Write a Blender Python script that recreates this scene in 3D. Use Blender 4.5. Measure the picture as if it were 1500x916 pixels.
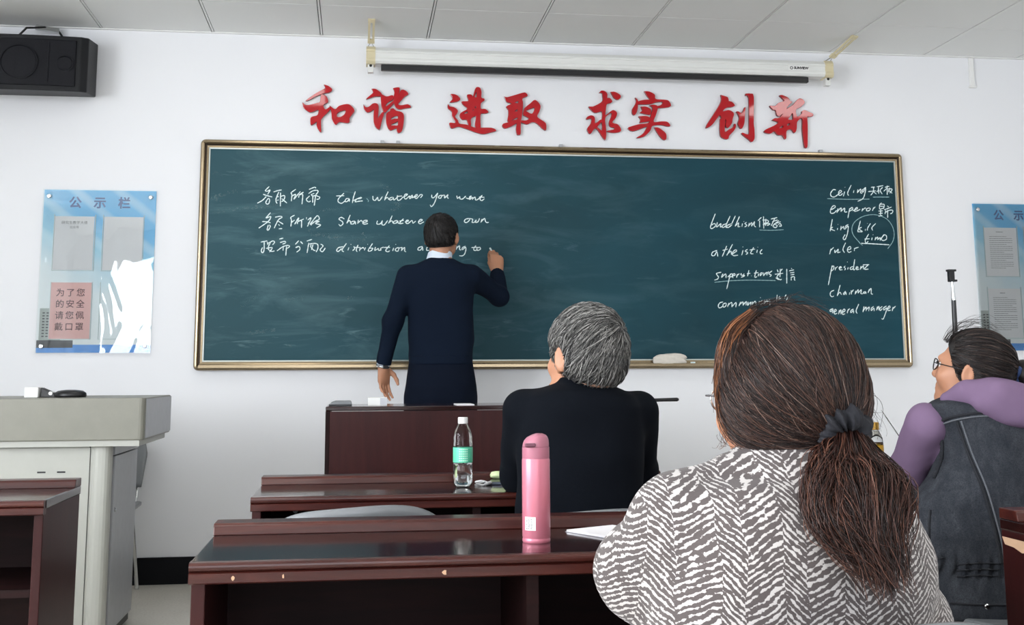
import bpy, bmesh, math, random
import numpy as np
from mathutils import Matrix, Vector

for _o in list(bpy.data.objects):
    bpy.data.objects.remove(_o)
SC = bpy.context.scene
COL = SC.collection
random.seed(7)
RNG = np.random.default_rng(11)

# ---------------------------------------------------------------- camera, light, exposure
F_PX, YAW, PITCH, ROLL = 1707.83, 0.1325, 0.14719, -0.00484
CAM = np.array([1.41973, -6.49705, 1.07971])
PPX, PPY = 750.0, 294.2            # principal point of the cropped photograph
_cy, _sy, _cp, _sp = math.cos(YAW), math.sin(YAW), math.cos(PITCH), math.sin(PITCH)
FWD = np.array([_sy * _cp, _cy * _cp, _sp])
_r0 = np.array([_cy, -_sy, 0.0]); _u0 = np.cross(_r0, FWD)
RIGHT = math.cos(ROLL) * _r0 + math.sin(ROLL) * _u0
UP = -math.sin(ROLL) * _r0 + math.cos(ROLL) * _u0
cd = bpy.data.cameras.new('camera'); cam = bpy.data.objects.new('camera', cd); COL.objects.link(cam)
cd.sensor_width = 36; cd.lens = F_PX / 1500 * 36
cd.shift_y = -(458 - PPY) / 1500
cd.clip_start = 0.05
M = Matrix.Identity(4)
for i in range(3):
    M[i][0] = RIGHT[i]; M[i][1] = UP[i]; M[i][2] = -FWD[i]; M[i][3] = CAM[i]
cam.matrix_world = M
SC.camera = cam

SC.view_settings.view_transform = 'Standard'; SC.view_settings.look = 'None'
SC.view_settings.gamma = 1; SC.view_settings.use_curve_mapping = False
SC.view_settings.exposure = -0.57
SC.cycles.max_bounces = 8; SC.cycles.diffuse_bounces = 5; SC.cycles.transparent_max_bounces = 16
SC.cycles.caustics_reflective = False; SC.cycles.caustics_refractive = False

world = bpy.data.worlds.new('sky'); SC.world = world; world.use_nodes = True
wn = world.node_tree.nodes; wl = world.node_tree.links
wn['Background'].inputs[0].default_value = (0.80, 0.88, 1.0, 1); wn['Background'].inputs[1].default_value = 3.0

# room limits (front wall at y=0, camera looks towards +y)
XL, XR, YB, ZC = -2.3, 6.6, -9.6, 2.979
WIN_LEFT = [(-7.15, -5.55), (-5.25, -4.05)]     # y ranges of the windows in the left wall
WIN_Z = (0.95, 2.65)
WIN_BACK = [(-1.76, -1.26), (0.2, 1.9), (2.6, 4.3)]       # x ranges of the windows in the back wall
def daylight(name, loc, rot, sx, sy, power, col=(0.925, 0.955, 1.0)):
    ld = bpy.data.lights.new(name, 'AREA'); ld.shape = 'RECTANGLE'; ld.size = sx; ld.size_y = sy
    ld.energy = power; ld.color = col
    lo = bpy.data.objects.new(name, ld); COL.objects.link(lo); lo.location = loc; lo.rotation_euler = rot
    return lo
P_LEFT, P_BACK, P_PANEL = 115.0, 26.0, 11.0     # W per square metre
for (a, b) in WIN_LEFT:
    w, h = b - a, WIN_Z[1] - WIN_Z[0]
    daylight('window_daylight', (XL - 0.10, (a + b) / 2, sum(WIN_Z) / 2), (0, -math.pi / 2, 0), h, w, P_LEFT * w * h)
for (a, b) in WIN_BACK:
    w, h = b - a, WIN_Z[1] - WIN_Z[0]
    daylight('window_daylight', ((a + b) / 2, YB - 0.10, sum(WIN_Z) / 2), (math.pi / 2, 0, 0), w, h, P_BACK * w * h * (3.2 if w < 1 else 1))

# ---------------------------------------------------------------- pixel <-> place
def ray(u, v):
    return (u - PPX) / F_PX * RIGHT - (v - PPY) / F_PX * UP + FWD
def wp(u, v, Y):
    d = ray(u, v); return CAM + d * ((Y - CAM[1]) / d[1])
def pz(u, v, Z):
    d = ray(u, v); return CAM + d * ((Z - CAM[2]) / d[2])
def ppm(Y):            # pixels per metre at depth Y
    return F_PX / (Y - CAM[1])

# ---------------------------------------------------------------- materials
def s2l(c):
    c = c / 255.0
    return c / 12.92 if c <= 0.04045 else ((c + 0.055) / 1.055) ** 2.4
def rgb(r, g, b): return (s2l(r), s2l(g), s2l(b), 1)
class NT:
    def __init__(s, name):
        s.m = bpy.data.materials.new(name); s.m.use_nodes = True
        s.t = s.m.node_tree; s.n = s.t.nodes; s.l = s.t.links
        s.b = s.n['Principled BSDF']; s.out = s.n['Material Output']
    def node(s, typ, **kw):
        x = s.n.new(typ)
        for k, v in kw.items(): setattr(x, k, v)
        return x
    def link(s, a, b): s.l.new(a, b)
    def math(s, op, a, b=None, clamp=False):
        x = s.n.new('ShaderNodeMath'); x.operation = op; x.use_clamp = clamp
        for i, v in enumerate((a, b)):
            if v is None: continue
            if isinstance(v, (int, float)): x.inputs[i].default_value = v
            else: s.l.new(v, x.inputs[i])
        return x.outputs[0]
    def mix(s, f, a, b, blend='MIX'):
        x = s.n.new('ShaderNodeMix'); x.data_type = 'RGBA'; x.blend_type = blend
        for i, v in ((0, f), (6, a), (7, b)):
            if isinstance(v, (int, float)): x.inputs[i].default_value = v
            elif isinstance(v, tuple): x.inputs[i].default_value = v
            else: s.l.new(v, x.inputs[i])
        return x.outputs[2]
    def coord(s, scale=(1, 1, 1), kind='Object', loc=(0, 0, 0), rot=(0, 0, 0)):
        t = s.n.new('ShaderNodeTexCoord'); mp = s.n.new('ShaderNodeMapping')
        mp.inputs['Scale'].default_value = scale; mp.inputs['Location'].default_value = loc; mp.inputs['Rotation'].default_value = rot
        s.l.new(t.outputs[kind], mp.inputs[0]); return mp.outputs[0]
    def noise(s, vec, scale, detail=4, rough=0.55, dist=0.0):
        x = s.n.new('ShaderNodeTexNoise'); x.inputs['Scale'].default_value = scale; x.inputs['Detail'].default_value = detail
        x.inputs['Roughness'].default_value = rough; x.inputs['Distortion'].default_value = dist
        s.l.new(vec, x.inputs['Vector']); return x.outputs['Fac']
    def ramp(s, fac, stops):
        x = s.n.new('ShaderNodeValToRGB'); e = x.color_ramp.elements
        while len(e) < len(stops): e.new(0.5)
        for i, (p, c) in enumerate(stops): e[i].position = p; e[i].color = c
        s.l.new(fac, x.inputs[0]); return x.outputs[0]
    def rng(s, v, a, b, c, d):
        x = s.n.new('ShaderNodeMapRange'); s.l.new(v, x.inputs[0])
        for i, k in enumerate((a, b, c, d)): x.inputs[i + 1].default_value = k
        return x.outputs[0]
    def bump(s, h, strength, dist=0.01):
        x = s.n.new('ShaderNodeBump'); x.inputs['Strength'].default_value = strength; x.inputs['Distance'].default_value = dist
        s.l.new(h, x.inputs['Height']); s.l.new(x.outputs[0], s.b.inputs['Normal'])
    def set(s, **kw):
        for k, v in kw.items():
            k = {'base': 'Base Color', 'rough': 'Roughness', 'metal': 'Metallic', 'spec': 'Specular IOR Level', 'coat': 'Coat Weight',
                 'coat_rough': 'Coat Roughness', 'trans': 'Transmission Weight', 'ior': 'IOR', 'alpha': 'Alpha', 'sheen': 'Sheen Weight',
                 'sss': 'Subsurface Weight'}[k]
            if isinstance(v, (int, float, tuple)): s.b.inputs[k].default_value = v
            else: s.l.new(v, s.b.inputs[k])
        return s
def plain(name, col, rough=0.5, metal=0.0, var=0.06, nscale=30, bump=0.0, **kw):
    m = NT(name)
    v = m.coord()
    n = m.noise(v, nscale)
    d = tuple(max(0, c * (1 - var)) for c in col[:3]) + (1,); e = tuple(min(1, c * (1 + var)) for c in col[:3]) + (1,)
    m.set(base=m.mix(n, d, e), rough=rough, metal=metal, **kw)
    if bump: m.bump(n, bump)
    return m.m

def wall_mat(name, col):
    m = NT(name); v = m.coord()
    n = m.noise(v, 1.3, 5); n2 = m.noise(v, 160, 3)
    m.set(base=m.mix(n, tuple(c * 0.97 for c in col[:3]) + (1,), col), rough=0.62, spec=0.3)
    m.bump(n2, 0.05, 0.002); return m.m
M_WALL = wall_mat('white_wall_paint', rgb(238, 239, 242))
M_CEIL = wall_mat('mineral_ceiling_tile', rgb(238, 239, 237))
def floor_mat():
    m = NT('pale_terrazzo_floor'); v = m.coord()
    n = m.noise(v, 6, 6); n2 = m.noise(v, 90, 3)
    c = m.mix(n, rgb(208, 203, 192), rgb(226, 221, 210))
    m.set(base=m.mix(m.rng(n2, .45, .7, 0, .35), c, rgb(160, 152, 140)), rough=0.28); return m.m
M_FLOOR = floor_mat()
M_BLACK_SKIRT = plain('dark_navy_skirting_paint', rgb(7, 8, 13), 0.6, spec=.2)
def wood(name, c1, c2, c3, rough=0.14, axis='x', coat=0.3, scale=1.0, spec=.4):
    m = NT(name)
    sc = {'x': (1.2, 14, 14), 'z': (14, 14, 1.2), 'y': (14, 1.2, 14)}[axis]
    v = m.coord(tuple(k * scale for k in sc))
    n = m.noise(v, 2.2, 8, 0.6, 0.6); v2 = m.coord(tuple(k * 6 * scale for k in sc)); n2 = m.noise(v2, 4, 4)
    c = m.ramp(n, [(0.3, c1), (0.52, c2), (0.75, c3)])
    m.set(base=m.mix(m.rng(n2, .55, .8, 0, .5), c, c1), rough=rough, coat=coat, coat_rough=0.07, spec=spec)
    m.bump(n2, 0.03, 0.002); return m.m
M_WOOD = wood('dark_red_lacquered_wood', rgb(24, 9, 9), rgb(37, 15, 14), rgb(50, 22, 19))
M_WOOD_LIP = wood('worn_red_brown_wood_edge', rgb(42, 15, 14), rgb(60, 25, 21), rgb(82, 39, 31), 0.28, spec=.3, coat=.15)
M_WOOD_IN = wood('dull_dark_wood', rgb(18, 7, 7), rgb(28, 12, 12), rgb(38, 17, 16), 0.55, coat=0.0, spec=.12)
M_WOOD_PANEL = wood('mahogany_veneer_panel', rgb(40, 13, 14), rgb(50, 18, 18), rgb(57, 23, 21), 0.38, axis='z', coat=0.05, spec=.2)
M_WOOD_CHIP = plain('bare_chipped_wood', rgb(196, 160, 130), 0.8)
M_STEEL = plain('brushed_podium_steel', rgb(132, 131, 121), 0.42, 0.15, 0.10, 14)
M_STEEL_SIDE = plain('cool_grey_podium_steel', rgb(168, 170, 174), 0.4, 0.2, 0.12, 22)
M_PODIUM = plain('light_grey_powder_coat', rgb(178, 179, 172), 0.45, 0.0, 0.03)
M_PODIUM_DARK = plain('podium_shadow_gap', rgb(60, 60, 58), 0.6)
M_CHROME = plain('polished_steel', rgb(205, 207, 208), 0.16, 1.0, 0.02)
M_BLACK = plain('black_plastic', rgb(20, 20, 22), 0.4)
M_SPK = plain('black_speaker_cabinet', rgb(24, 25, 28), 0.5, 0, 0.1, 60, 0.1, spec=.25)
def grille():
    m = NT('black_speaker_mesh'); v = m.coord((240, 240, 240)); x = m.node('ShaderNodeTexVoronoi'); x.inputs['Scale'].default_value = 1
    m.link(v, x.inputs[0]); f = m.rng(x.outputs['Distance'], .2, .5, 0, 1)
    m.set(base=m.mix(f, rgb(7, 8, 12), rgb(17, 18, 24)), rough=0.6, spec=.2); return m.m
M_GRILLE = grille()
M_WHITE = plain('white_plastic', rgb(238, 238, 236), 0.4, 0, 0.02)
M_SCREEN = plain('off_white_screen_housing', rgb(226, 227, 224), 0.42, 0, 0.02)
M_BEIGE = plain('aged_beige_plastic', rgb(214, 203, 168), 0.5, 0, 0.06)
M_PAPER = plain('white_paper', rgb(232, 230, 234), 0.8, 0, 0.015)
M_INK = plain('grey_print', rgb(120, 120, 124), 0.8)
M_GRAYP = plain('grey_moulded_plastic', rgb(118, 121, 124), 0.32, 0, 0.03)
M_CHALK = plain('chalk_line', rgb(226, 240, 240), 0.9, 0, 0.10, 300)
M_CHALK_THIN = plain('faint_chalk_line', rgb(150, 184, 188), 0.9, 0, 0.2, 200)
M_BRONZE = plain('champagne_bronze_aluminium', rgb(150, 134, 108), 0.22, 0.8, 0.08, 8)
M_BRONZE_D = plain('dark_bronze_groove', rgb(46, 34, 26), 0.35, 0.6, 0.1)
M_SILVER = plain('silver_inner_trim', rgb(172, 178, 174), 0.3, 0.7, 0.04)
def red_mat():
    m = NT('glossy_red_acrylic'); n = m.noise(m.coord(), 12)
    m.set(base=m.mix(n, rgb(168, 8, 22), rgb(190, 14, 28)), rough=0.05, spec=0.55); return m.m
M_RED = red_mat()
M_RED_EDGE = plain('dark_red_acrylic_edge', rgb(112, 10, 24), 0.3)

# ---------------------------------------------------------------- object helpers
ORG = {}
def tag(o, label=None, cat=None, group=None, kind=None):
    if label: o['label'] = label
    if cat: o['category'] = cat
    if group: o['group'] = group
    if kind: o['kind'] = kind
    return o
def thing(name, label, cat, loc, group=None):
    o = bpy.data.objects.new(name, None); COL.objects.link(o); o.location = loc; o.empty_display_size = 0.1
    ORG[o.name] = np.array(loc, float)
    return tag(o, label, cat, group)
def mesh_obj(name, verts, faces, mat, parent=None, smooth=False, bevel=0, seg=2, loc=None, label=None, mats=None, midx=None, autosm=None):
    verts = np.asarray(verts, float).reshape(-1, 3)
    if parent is not None: org = ORG[parent.name]
    elif loc is not None: org = np.array(loc, float)
    else: org = np.zeros(3)
    me = bpy.data.meshes.new(name); me.from_pydata((verts - org).tolist(), [], faces if isinstance(faces, list) else faces.tolist()); me.update()
    for mm in (mats or [mat]): me.materials.append(mm)
    if midx is not None: me.polygons.foreach_set('material_index', np.asarray(midx, np.int32))
    if smooth: me.polygons.foreach_set('use_smooth', np.ones(len(me.polygons), bool))
    o = bpy.data.objects.new(name, me); COL.objects.link(o)
    if parent is not None: o.parent = parent
    else: o.location = org
    ORG[o.name] = org
    if bevel:
        b = o.modifiers.new('bevel', 'BEVEL'); b.width = bevel; b.segments = seg; b.limit_method = 'ANGLE'; b.angle_limit = 0.6
    if autosm is not None:
        try: me.set_sharp_from_angle(angle=autosm)
        except Exception: pass
    if label: o['label'] = label
    return o
class MB:
    def __init__(s): s.v = []; s.f = []; s.mi = []; s.cur = 0
    def add(s, vs, fs):
        o = len(s.v); s.v += [tuple(map(float, p)) for p in vs]
        for f in fs: s.f.append([i + o for i in f]); s.mi.append(s.cur)
        return s
    def mat(s, i): s.cur = i; return s
    def box(s, x0, x1, y0, y1, z0, z1):
        vs = [(x, y, z) for z in (z0, z1) for y in (y0, y1) for x in (x0, x1)]
        return s.add(vs, [(0, 2, 3, 1), (4, 5, 7, 6), (0, 1, 5, 4), (2, 6, 7, 3), (0, 4, 6, 2), (1, 3, 7, 5)])
    def obox(s, c, half, R):
        vs = [np.array(c) + np.array(R) @ (np.array(half) * np.array((x, y, z))) for z in (-1, 1) for y in (-1, 1) for x in (-1, 1)]
        return s.add(vs, [(0, 2, 3, 1), (4, 5, 7, 6), (0, 1, 5, 4), (2, 6, 7, 3), (0, 4, 6, 2), (1, 3, 7, 5)])
    def prism(s, poly, axis, a, b):
        n = len(poly)
        def P(p, t):
            return {'x': (t, p[0], p[1]), 'y': (p[0], t, p[1]), 'z': (p[0], p[1], t)}[axis]
        vs = [P(p, a) for p in poly] + [P(p, b) for p in poly]
        fs = [tuple(range(n))[::-1], tuple(range(n, 2 * n))] + [(i, (i + 1) % n, n + (i + 1) % n, n + i) for i in range(n)]
        return s.add(vs, fs)
    def tube(s, pts, r, n=10, caps=True, flat=None):
        pts = np.asarray(pts, float); N = len(pts)
        r = np.broadcast_to(np.asarray(r, float), (N,))
        T = np.gradient(pts, axis=0); T /= np.linalg.norm(T, axis=1)[:, None] + 1e-12
        ref = np.array([0, 0, 1.0]) if abs(T[0][2]) < 0.9 else np.array([1.0, 0, 0])
        vs = []; a = None
        for i in range(N):
            if a is None: a = np.cross(T[i], ref)
            a = a - T[i] * np.dot(a, T[i]); a /= np.linalg.norm(a) + 1e-12
            b = np.cross(T[i], a)
            for k in range(n):
                t = 2 * math.pi * k / n
                vs.append(pts[i] + r[i] * (math.cos(t) * a + math.sin(t) * b))
        fs = [(i * n + k, i * n + (k + 1) % n, (i + 1) * n + (k + 1) % n, (i + 1) * n + k) for i in range(N - 1) for k in range(n)]
        if caps: fs += [tuple(range(n))[::-1], tuple(range((N - 1) * n, N * n))]
        return s.add(vs, fs)
    def lathe(s, prof, c, n=32, axis='z', close=True):
        vs = []
        for (r, z) in prof:
            for k in range(n):
                t = 2 * math.pi * k / n
                p = (r * math.cos(t), r * math.sin(t), z)
                if axis == 'y': p = (p[0], -p[2], p[1])
                if axis == 'x': p = (p[2], p[0], p[1])
                vs.append((c[0] + p[0], c[1] + p[1], c[2] + p[2]))
        m = len(prof)
        fs = [(i * n + k, i * n + (k + 1) % n, (i + 1) * n + (k + 1) % n, (i + 1) * n + k) for i in range(m - 1) for k in range(n)]
        if close: fs += [tuple(range(n))[::-1], tuple(range((m - 1) * n, m * n))]
        return s.add(vs, fs)
    def obj(s, name, mat, parent=None, **kw):
        if isinstance(mat, (list, tuple)): return mesh_obj(name, s.v, s.f, None, parent, mats=list(mat), midx=s.mi, **kw)
        return mesh_obj(name, s.v, s.f, mat, parent, **kw)
def copy_tree(o, parent=None):
    c = o.copy(); COL.objects.link(c)
    if parent is not None: c.parent = parent
    for ch in list(o.children): copy_tree(ch, c)
    return c
def catmull(pts, step):
    pts = [np.array(p, float) for p in pts]
    if len(pts) == 2:
        n = max(2, int(np.linalg.norm(pts[1] - pts[0]) / step) + 1)
        return [pts[0] + (pts[1] - pts[0]) * t for t in np.linspace(0, 1, n)]
    P = [2 * pts[0] - pts[1]] + pts + [2 * pts[-1] - pts[-2]]; out = []
    for i in range(1, len(P) - 2):
        n = max(2, int(np.linalg.norm(P[i + 1] - P[i]) / step) + 1)
        for t in np.linspace(0, 1, n, endpoint=False):
            a, b, c, d = P[i - 1], P[i], P[i + 1], P[i + 2]
            out.append(0.5 * ((2 * b) + (c - a) * t + (2 * a - 5 * b + 4 * c - d) * t * t + (3 * b - a - 3 * c + d) * t ** 3))
    out.append(pts[-1]); return out
def text_mesh(txt, size, mat, name, parent, origin, bold=0.0, align='CENTER', depth=0.0005, spacing=1.0, line=1.0, facing='front'):
    cu = bpy.data.curves.new('lettering', 'FONT'); cu.body = txt; cu.size = size; cu.align_x = align; cu.align_y = 'CENTER'
    cu.extrude = depth; cu.offset = bold; cu.space_character = spacing; cu.space_line = line; cu.resolution_u = 4
    to = bpy.data.objects.new('lettering', cu); COL.objects.link(to)
    bpy.context.view_layer.update()
    me = bpy.data.meshes.new_from_object(to.evaluated_get(bpy.context.evaluated_depsgraph_get()))
    n = len(me.vertices); a = np.empty(n * 3); me.vertices.foreach_get('co', a); a = a.reshape(-1, 3)
    fs = [list(p.vertices) for p in me.polygons]
    bpy.data.objects.remove(to); bpy.data.curves.remove(cu); bpy.data.meshes.remove(me)
    V = np.stack([a[:, 0], -a[:, 2], a[:, 1]], 1) + np.array(origin)
    return mesh_obj(name, V, fs, mat, parent)
# ================================================================ THE ROOM
def holed_wall(name, axis, pos, thick, a0, a1, holes, mat):
    """wall slab with rectangular window openings; axis 'x' = plane of constant x running in y"""
    mb = MB()
    def slab(p, q, z0, z1):
        if q - p < 1e-6 or z1 - z0 < 1e-6: return
        if axis == 'x': mb.box(min(pos, pos + thick), max(pos, pos + thick), p, q, z0, z1)
        else: mb.box(p, q, min(pos, pos + thick), max(pos, pos + thick), z0, z1)
    cur = a0
    for (p, q) in sorted(holes):
        slab(cur, p, 0, ZC + .1); slab(p, q, 0, WIN_Z[0]); slab(p, q, WIN_Z[1], ZC + .1); cur = q
    slab(cur, a1, 0, ZC + .1)
    return tag(mb.obj(name, mat), kind='structure')
tag(MB().box(XL - .2, XR + .2, YB - .2, .2, -.1, 0).obj('floor', M_FLOOR), kind='structure')
tag(MB().box(XL - .2, XR + .2, 0, .2, 0, ZC + .1).obj('wall_front', M_WALL), kind='structure')
tag(MB().box(XR, XR + .2, YB, 0, 0, ZC + .1).obj('wall_right', M_WALL), kind='structure')
holed_wall('wall_left', 'x', XL, -.2, YB, 0, WIN_LEFT, M_WALL)
holed_wall('wall_back', 'y', YB, -.2, XL - .2, XR + .2, WIN_BACK, M_WALL)
# suspended ceiling: separate tiles in a grid of thin dark joints
mb = MB(); g = 0.0035
PANELS = [(1, 2), (7, 2), (1, 7), (7, 7), (1, 12), (7, 12)]
xs = [-2.4 + .6 * k for k in range(16)]; ys = [0.0, -.577] + [-.577 - .6 * k for k in range(1, 17)]
for i in range(15):
    for j in range(len(ys) - 1):
        x0, x1 = max(xs[i], XL), min(xs[i + 1], XR); y1, y0 = ys[j], max(ys[j + 1], YB)
        if x1 - x0 < .05 or y1 - y0 < .05: continue
        kx = round(xs[i] / .6)
        if (kx, j) in PANELS: continue
        mb.mat(0); mb.box(x0 + .0095, x1 - .0095, y0 + g * .8, y1 - g * .8, ZC, ZC + .012)
for x in xs:
    if XL + .05 < x < XR - .05: mb.mat(2); mb.box(x - .0048, x + .0048, YB, -.0005, ZC + .002, ZC + .012)
mb.mat(1); mb.box(XL, XR, YB, 0, ZC + .012, ZC + .05)
tag(mb.obj('ceiling', [M_CEIL, plain('dark_ceiling_void', rgb(40, 40, 42), 0.8), M_WHITE]), kind='structure')
tag(MB().box(XL, XR, -.022, 0, ZC - .004, ZC).obj('trim_1', M_WHITE), kind='structure')
tag(MB().box(XL, XR, -.012, 0, 0, .137).obj('baseboard_front', M_BLACK_SKIRT), kind='structure')
tag(MB().box(XL, XL + .012, YB, 0, 0, .137).obj('baseboard_left', M_BLACK_SKIRT), kind='structure')
tag(MB().box(XR - .012, XR, YB, 0, 0, .137).obj('baseboard_right', M_BLACK_SKIRT), kind='structure')
def pane_mat():
    m = NT('window_glass'); tr = m.node('ShaderNodeBsdfTransparent'); gl = m.node('ShaderNodeBsdfGlossy'); gl.inputs['Roughness'].default_value = 0.02
    mx = m.node('ShaderNodeMixShader'); mx.inputs[0].default_value = 0.06
    m.link(tr.outputs[0], mx.inputs[1]); m.link(gl.outputs[0], mx.inputs[2]); m.link(mx.outputs[0], m.out.inputs[0]); return m.m
M_PANE = pane_mat()
wi = 0
for axis, lst in (('x', WIN_LEFT), ('y', WIN_BACK)):
    for (a, b) in lst:
        wi += 1; mb = MB(); pn = MB(); z0, z1 = WIN_Z; t = .045
        def W(p, q, r, s, d0=-.06, d1=-.01):
            if axis == 'x': mb.box(XL + d0, XL + d1, p, q, r, s)
            else: mb.box(p, q, YB + d0, YB + d1, r, s)
        W(a, a + t, z0, z1); W(b - t, b, z0, z1); W(a + t, b - t, z0, z0 + t); W(a + t, b - t, z1 - t, z1)
        if b - a > 1: W((a + b) / 2 - .02, (a + b) / 2 + .02, z0 + t, z1 - t)
        W(a, b, z0 - .03, z0, -.06, .09)
        o = tag(mb.obj('window_%d' % wi, M_WHITE), kind='structure')
        if axis == 'x': pn.box(XL - .04, XL - .036, a + t, b - t, z0 + t, z1 - t)
        else: pn.box(a + t, b - t, YB - .04, YB - .036, z0 + t, z1 - t)
        pn.obj('window_pane', M_PANE, o)
# ceiling light panels, lit: they give the pale reflections on the red characters
def panel_mat():
    m = NT('lit_light_panel'); e = m.node('ShaderNodeEmission'); e.inputs[0].default_value = (1, .98, .95, 1); e.inputs[1].default_value = P_PANEL
    m.link(e.outputs[0], m.out.inputs[0]); return m.m
M_PANEL = panel_mat()
for n, (i, j) in enumerate(PANELS):
    x0, y1 = .6 * i, -.577 - .6 * (j - 1)
    t = thing('ceiling_light', 'square lit ceiling panel, %s pair from the chalkboard, %s' % (('nearest', 'second', 'third')[n // 2], ('window side', 'side away from windows')[n % 2]), 'ceiling light', (x0 + .3, y1 - .3, ZC), 'ceiling light panels')
    fr = MB()
    for (p, q, r, s) in ((0, .6, 0, .02), (0, .6, .58, .6), (0, .02, .02, .58), (.58, .6, .02, .58)):
        fr.box(x0 + p, x0 + q, y1 - s, y1 - r, ZC - .004, ZC + .011)
    fr.obj('frame', M_WHITE, t)
    MB().box(x0 + .02, x0 + .58, y1 - .58, y1 - .02, ZC, ZC + .011).obj('diffuser', M_PANEL, t)

# ================================================================ CHALKBOARD
def board_mat():
    m = NT('green_chalkboard_surface')
    v = m.coord((0.6, 1, 1.3)); n = m.noise(v, 1.3, 5, 0.55, .3)
    v2 = m.coord((0.8, 1, 3.4), rot=(0, .35, 0)); n2 = m.noise(v2, 2.2, 10, 0.62, .7)
    v3 = m.coord((0.9, 1, 5.0), rot=(0, -.12, 0)); n3 = m.noise(v3, 3.4, 9, 0.66, .9)
    tc = m.coord(); sep = m.node('ShaderNodeSeparateXYZ'); m.link(tc, sep.inputs[0])
    left = m.rng(sep.outputs['X'], -1.7, 0.9, 1.0, 0.16)          # more chalk dust has been wiped over the written left half
    base = m.ramp(n, [(.30, rgb(2, 48, 58)), (.50, rgb(5, 56, 68)), (.72, rgb(10, 64, 78))])
    c = m.mix(m.math('MULTIPLY', left, .16), base, rgb(110, 146, 152))
    d = m.math('MULTIPLY', m.rng(n2, .48, .80, 0, .34), left); c = m.mix(d, c, rgb(128, 164, 170))
    d2 = m.math('MULTIPLY', m.rng(n3, .60, .78, 0, .40), left); c = m.mix(d2, c, rgb(150, 180, 186))
    m.set(base=c, rough=0.6, spec=0.22); return m.m
BX0, BX1, BZ0, BZ1 = .556, 4.628, 1.103, 2.366
cb = thing('chalkboard', 'long dark green chalkboard in a bronze frame, covered with chalk writing', 'chalkboard', ((BX0 + BX1) / 2, -.015, BZ0))
MB().box(BX0 + .03, BX1 - .03, -.022, -.002, BZ0 + .03, BZ1 - .03).obj('writing_surface', board_mat(), cb)
def frame_sweep(prof, x0, x1, z0, z1, name, mat, parent, rad=0.0):
    """prof: (inset, y) points swept round the rectangle; rounded outer corners of radius rad"""
    loops = []
    for (d, y) in prof:
        L = []
        r = max(rad - d, 0.0005)
        for (cx, cz, a0) in ((x1 - d - r, z1 - d - r, 0), (x0 + d + r, z1 - d - r, 90), (x0 + d + r, z0 + d + r, 180), (x1 - d - r, z0 + d + r, 270)):
            for k in range(6):
                a = math.radians(a0 + 90 * k / 5); L.append((cx + r * math.cos(a), y, cz + r * math.sin(a)))
        loops.append(L)
    n = len(loops[0]); vs = [p for L in loops for p in L]
    fs = [(i * n + k, i * n + (k + 1) % n, (i + 1) * n + (k + 1) % n, (i + 1) * n + k) for i in range(len(prof) - 1) for k in range(n)]
    return mesh_obj(name, vs, fs, mat, parent)
frame_sweep([(0, -.002), (.0, -.022), (.003, -.031), (.009, -.037), (.017, -.038), (.022, -.034), (.025, -.028)], BX0, BX1, BZ0, BZ1, 'outer_frame', M_BRONZE, cb, .026)
frame_sweep([(.024, -.0275), (.028, -.024), (.033, -.025)], BX0, BX1, BZ0, BZ1, 'frame_groove', M_BRONZE_D, cb, .026)
frame_sweep([(.032, -.0255), (.036, -.0315), (.046, -.029), (.047, -.024)], BX0, BX1, BZ0, BZ1, 'inner_frame', M_BRONZE, cb, .028)
frame_sweep([(.046, -.027), (.053, -.026), (.054, -.021)], BX0, BX1, BZ0, BZ1, 'inner_trim', M_SILVER, cb, .028)
MB().prism([(-.062, BZ0 + .012), (-.030, BZ0 + .012), (-.030, BZ0 + .038), (-.034, BZ0 + .030), (-.056, BZ0 + .026), (-.062, BZ0 + .030)], 'x', BX0 + .03, BX1 - .03).obj('chalk_tray', M_BRONZE, cb, bevel=.002)
for (u, v) in ((560, 213), (583, 213), (822, 215), (1203, 221)):
    p = wp(u, v, -.03); MB().box(p[0] - .010, p[0] + .010, -.030, -.001, BZ1 - .004, BZ1 + .014).obj('frame_clip', M_STEEL_SIDE, cb, bevel=.002)

# chalk writing, stroke by stroke
CH = []   # (name, x0, y0, scale, strokes)
def chalk(name, x0, y0, sc, txt, thin=False): CH.append((name, x0, y0, sc, txt, thin))
chalk('chalk_characters', 375, 265, 15, "290,125 205,215 250,230 310,200 255,300;155,295 240,325 355,355;225,345 140,430 30,492;265,385 215,470 235,510 280,500 300,420 275,380;385,245 480,215 565,200;500,245 440,400 450,480 470,495;450,360 500,345;455,430 500,420;540,260 535,560;530,350 600,325 635,340 610,420 560,460;565,390 680,490;875,185 770,265 790,300 775,450;780,345 870,295 830,410;830,410 975,235;1045,250 960,300 935,370;965,310 1025,300 1010,515;1165,190 1290,140 1315,165;1155,280 1250,220 1350,210 1360,250 1310,310;1220,300 1280,275;1210,290 1240,330 1340,320;1250,330 1245,480;1310,330 1280,545;1330,330 1400,360 1380,400 1330,405;1180,330 1105,410 1160,465 1200,440")
chalk('chalk_characters', 375, 305, 15, "320,100 220,215 270,200 325,190 270,290 60,440;135,295 240,300 320,325;270,370 245,470 270,485 315,400 290,370;420,200 540,180 570,205 490,260 400,440;480,280 600,355;490,360 525,385;500,455 575,450;850,155 765,205 780,270 765,405;775,320 850,260;850,355 935,215 920,300;1050,240 920,300 910,350;975,275 1000,280 1000,435;1110,200 1110,245;1135,265 1210,215 1130,405;1140,345 1190,290;1210,380 1230,300 1190,360 1340,170 1390,240 1300,290 1230,350;1300,300 1390,290 1310,340 1420,370 1330,435")
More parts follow.
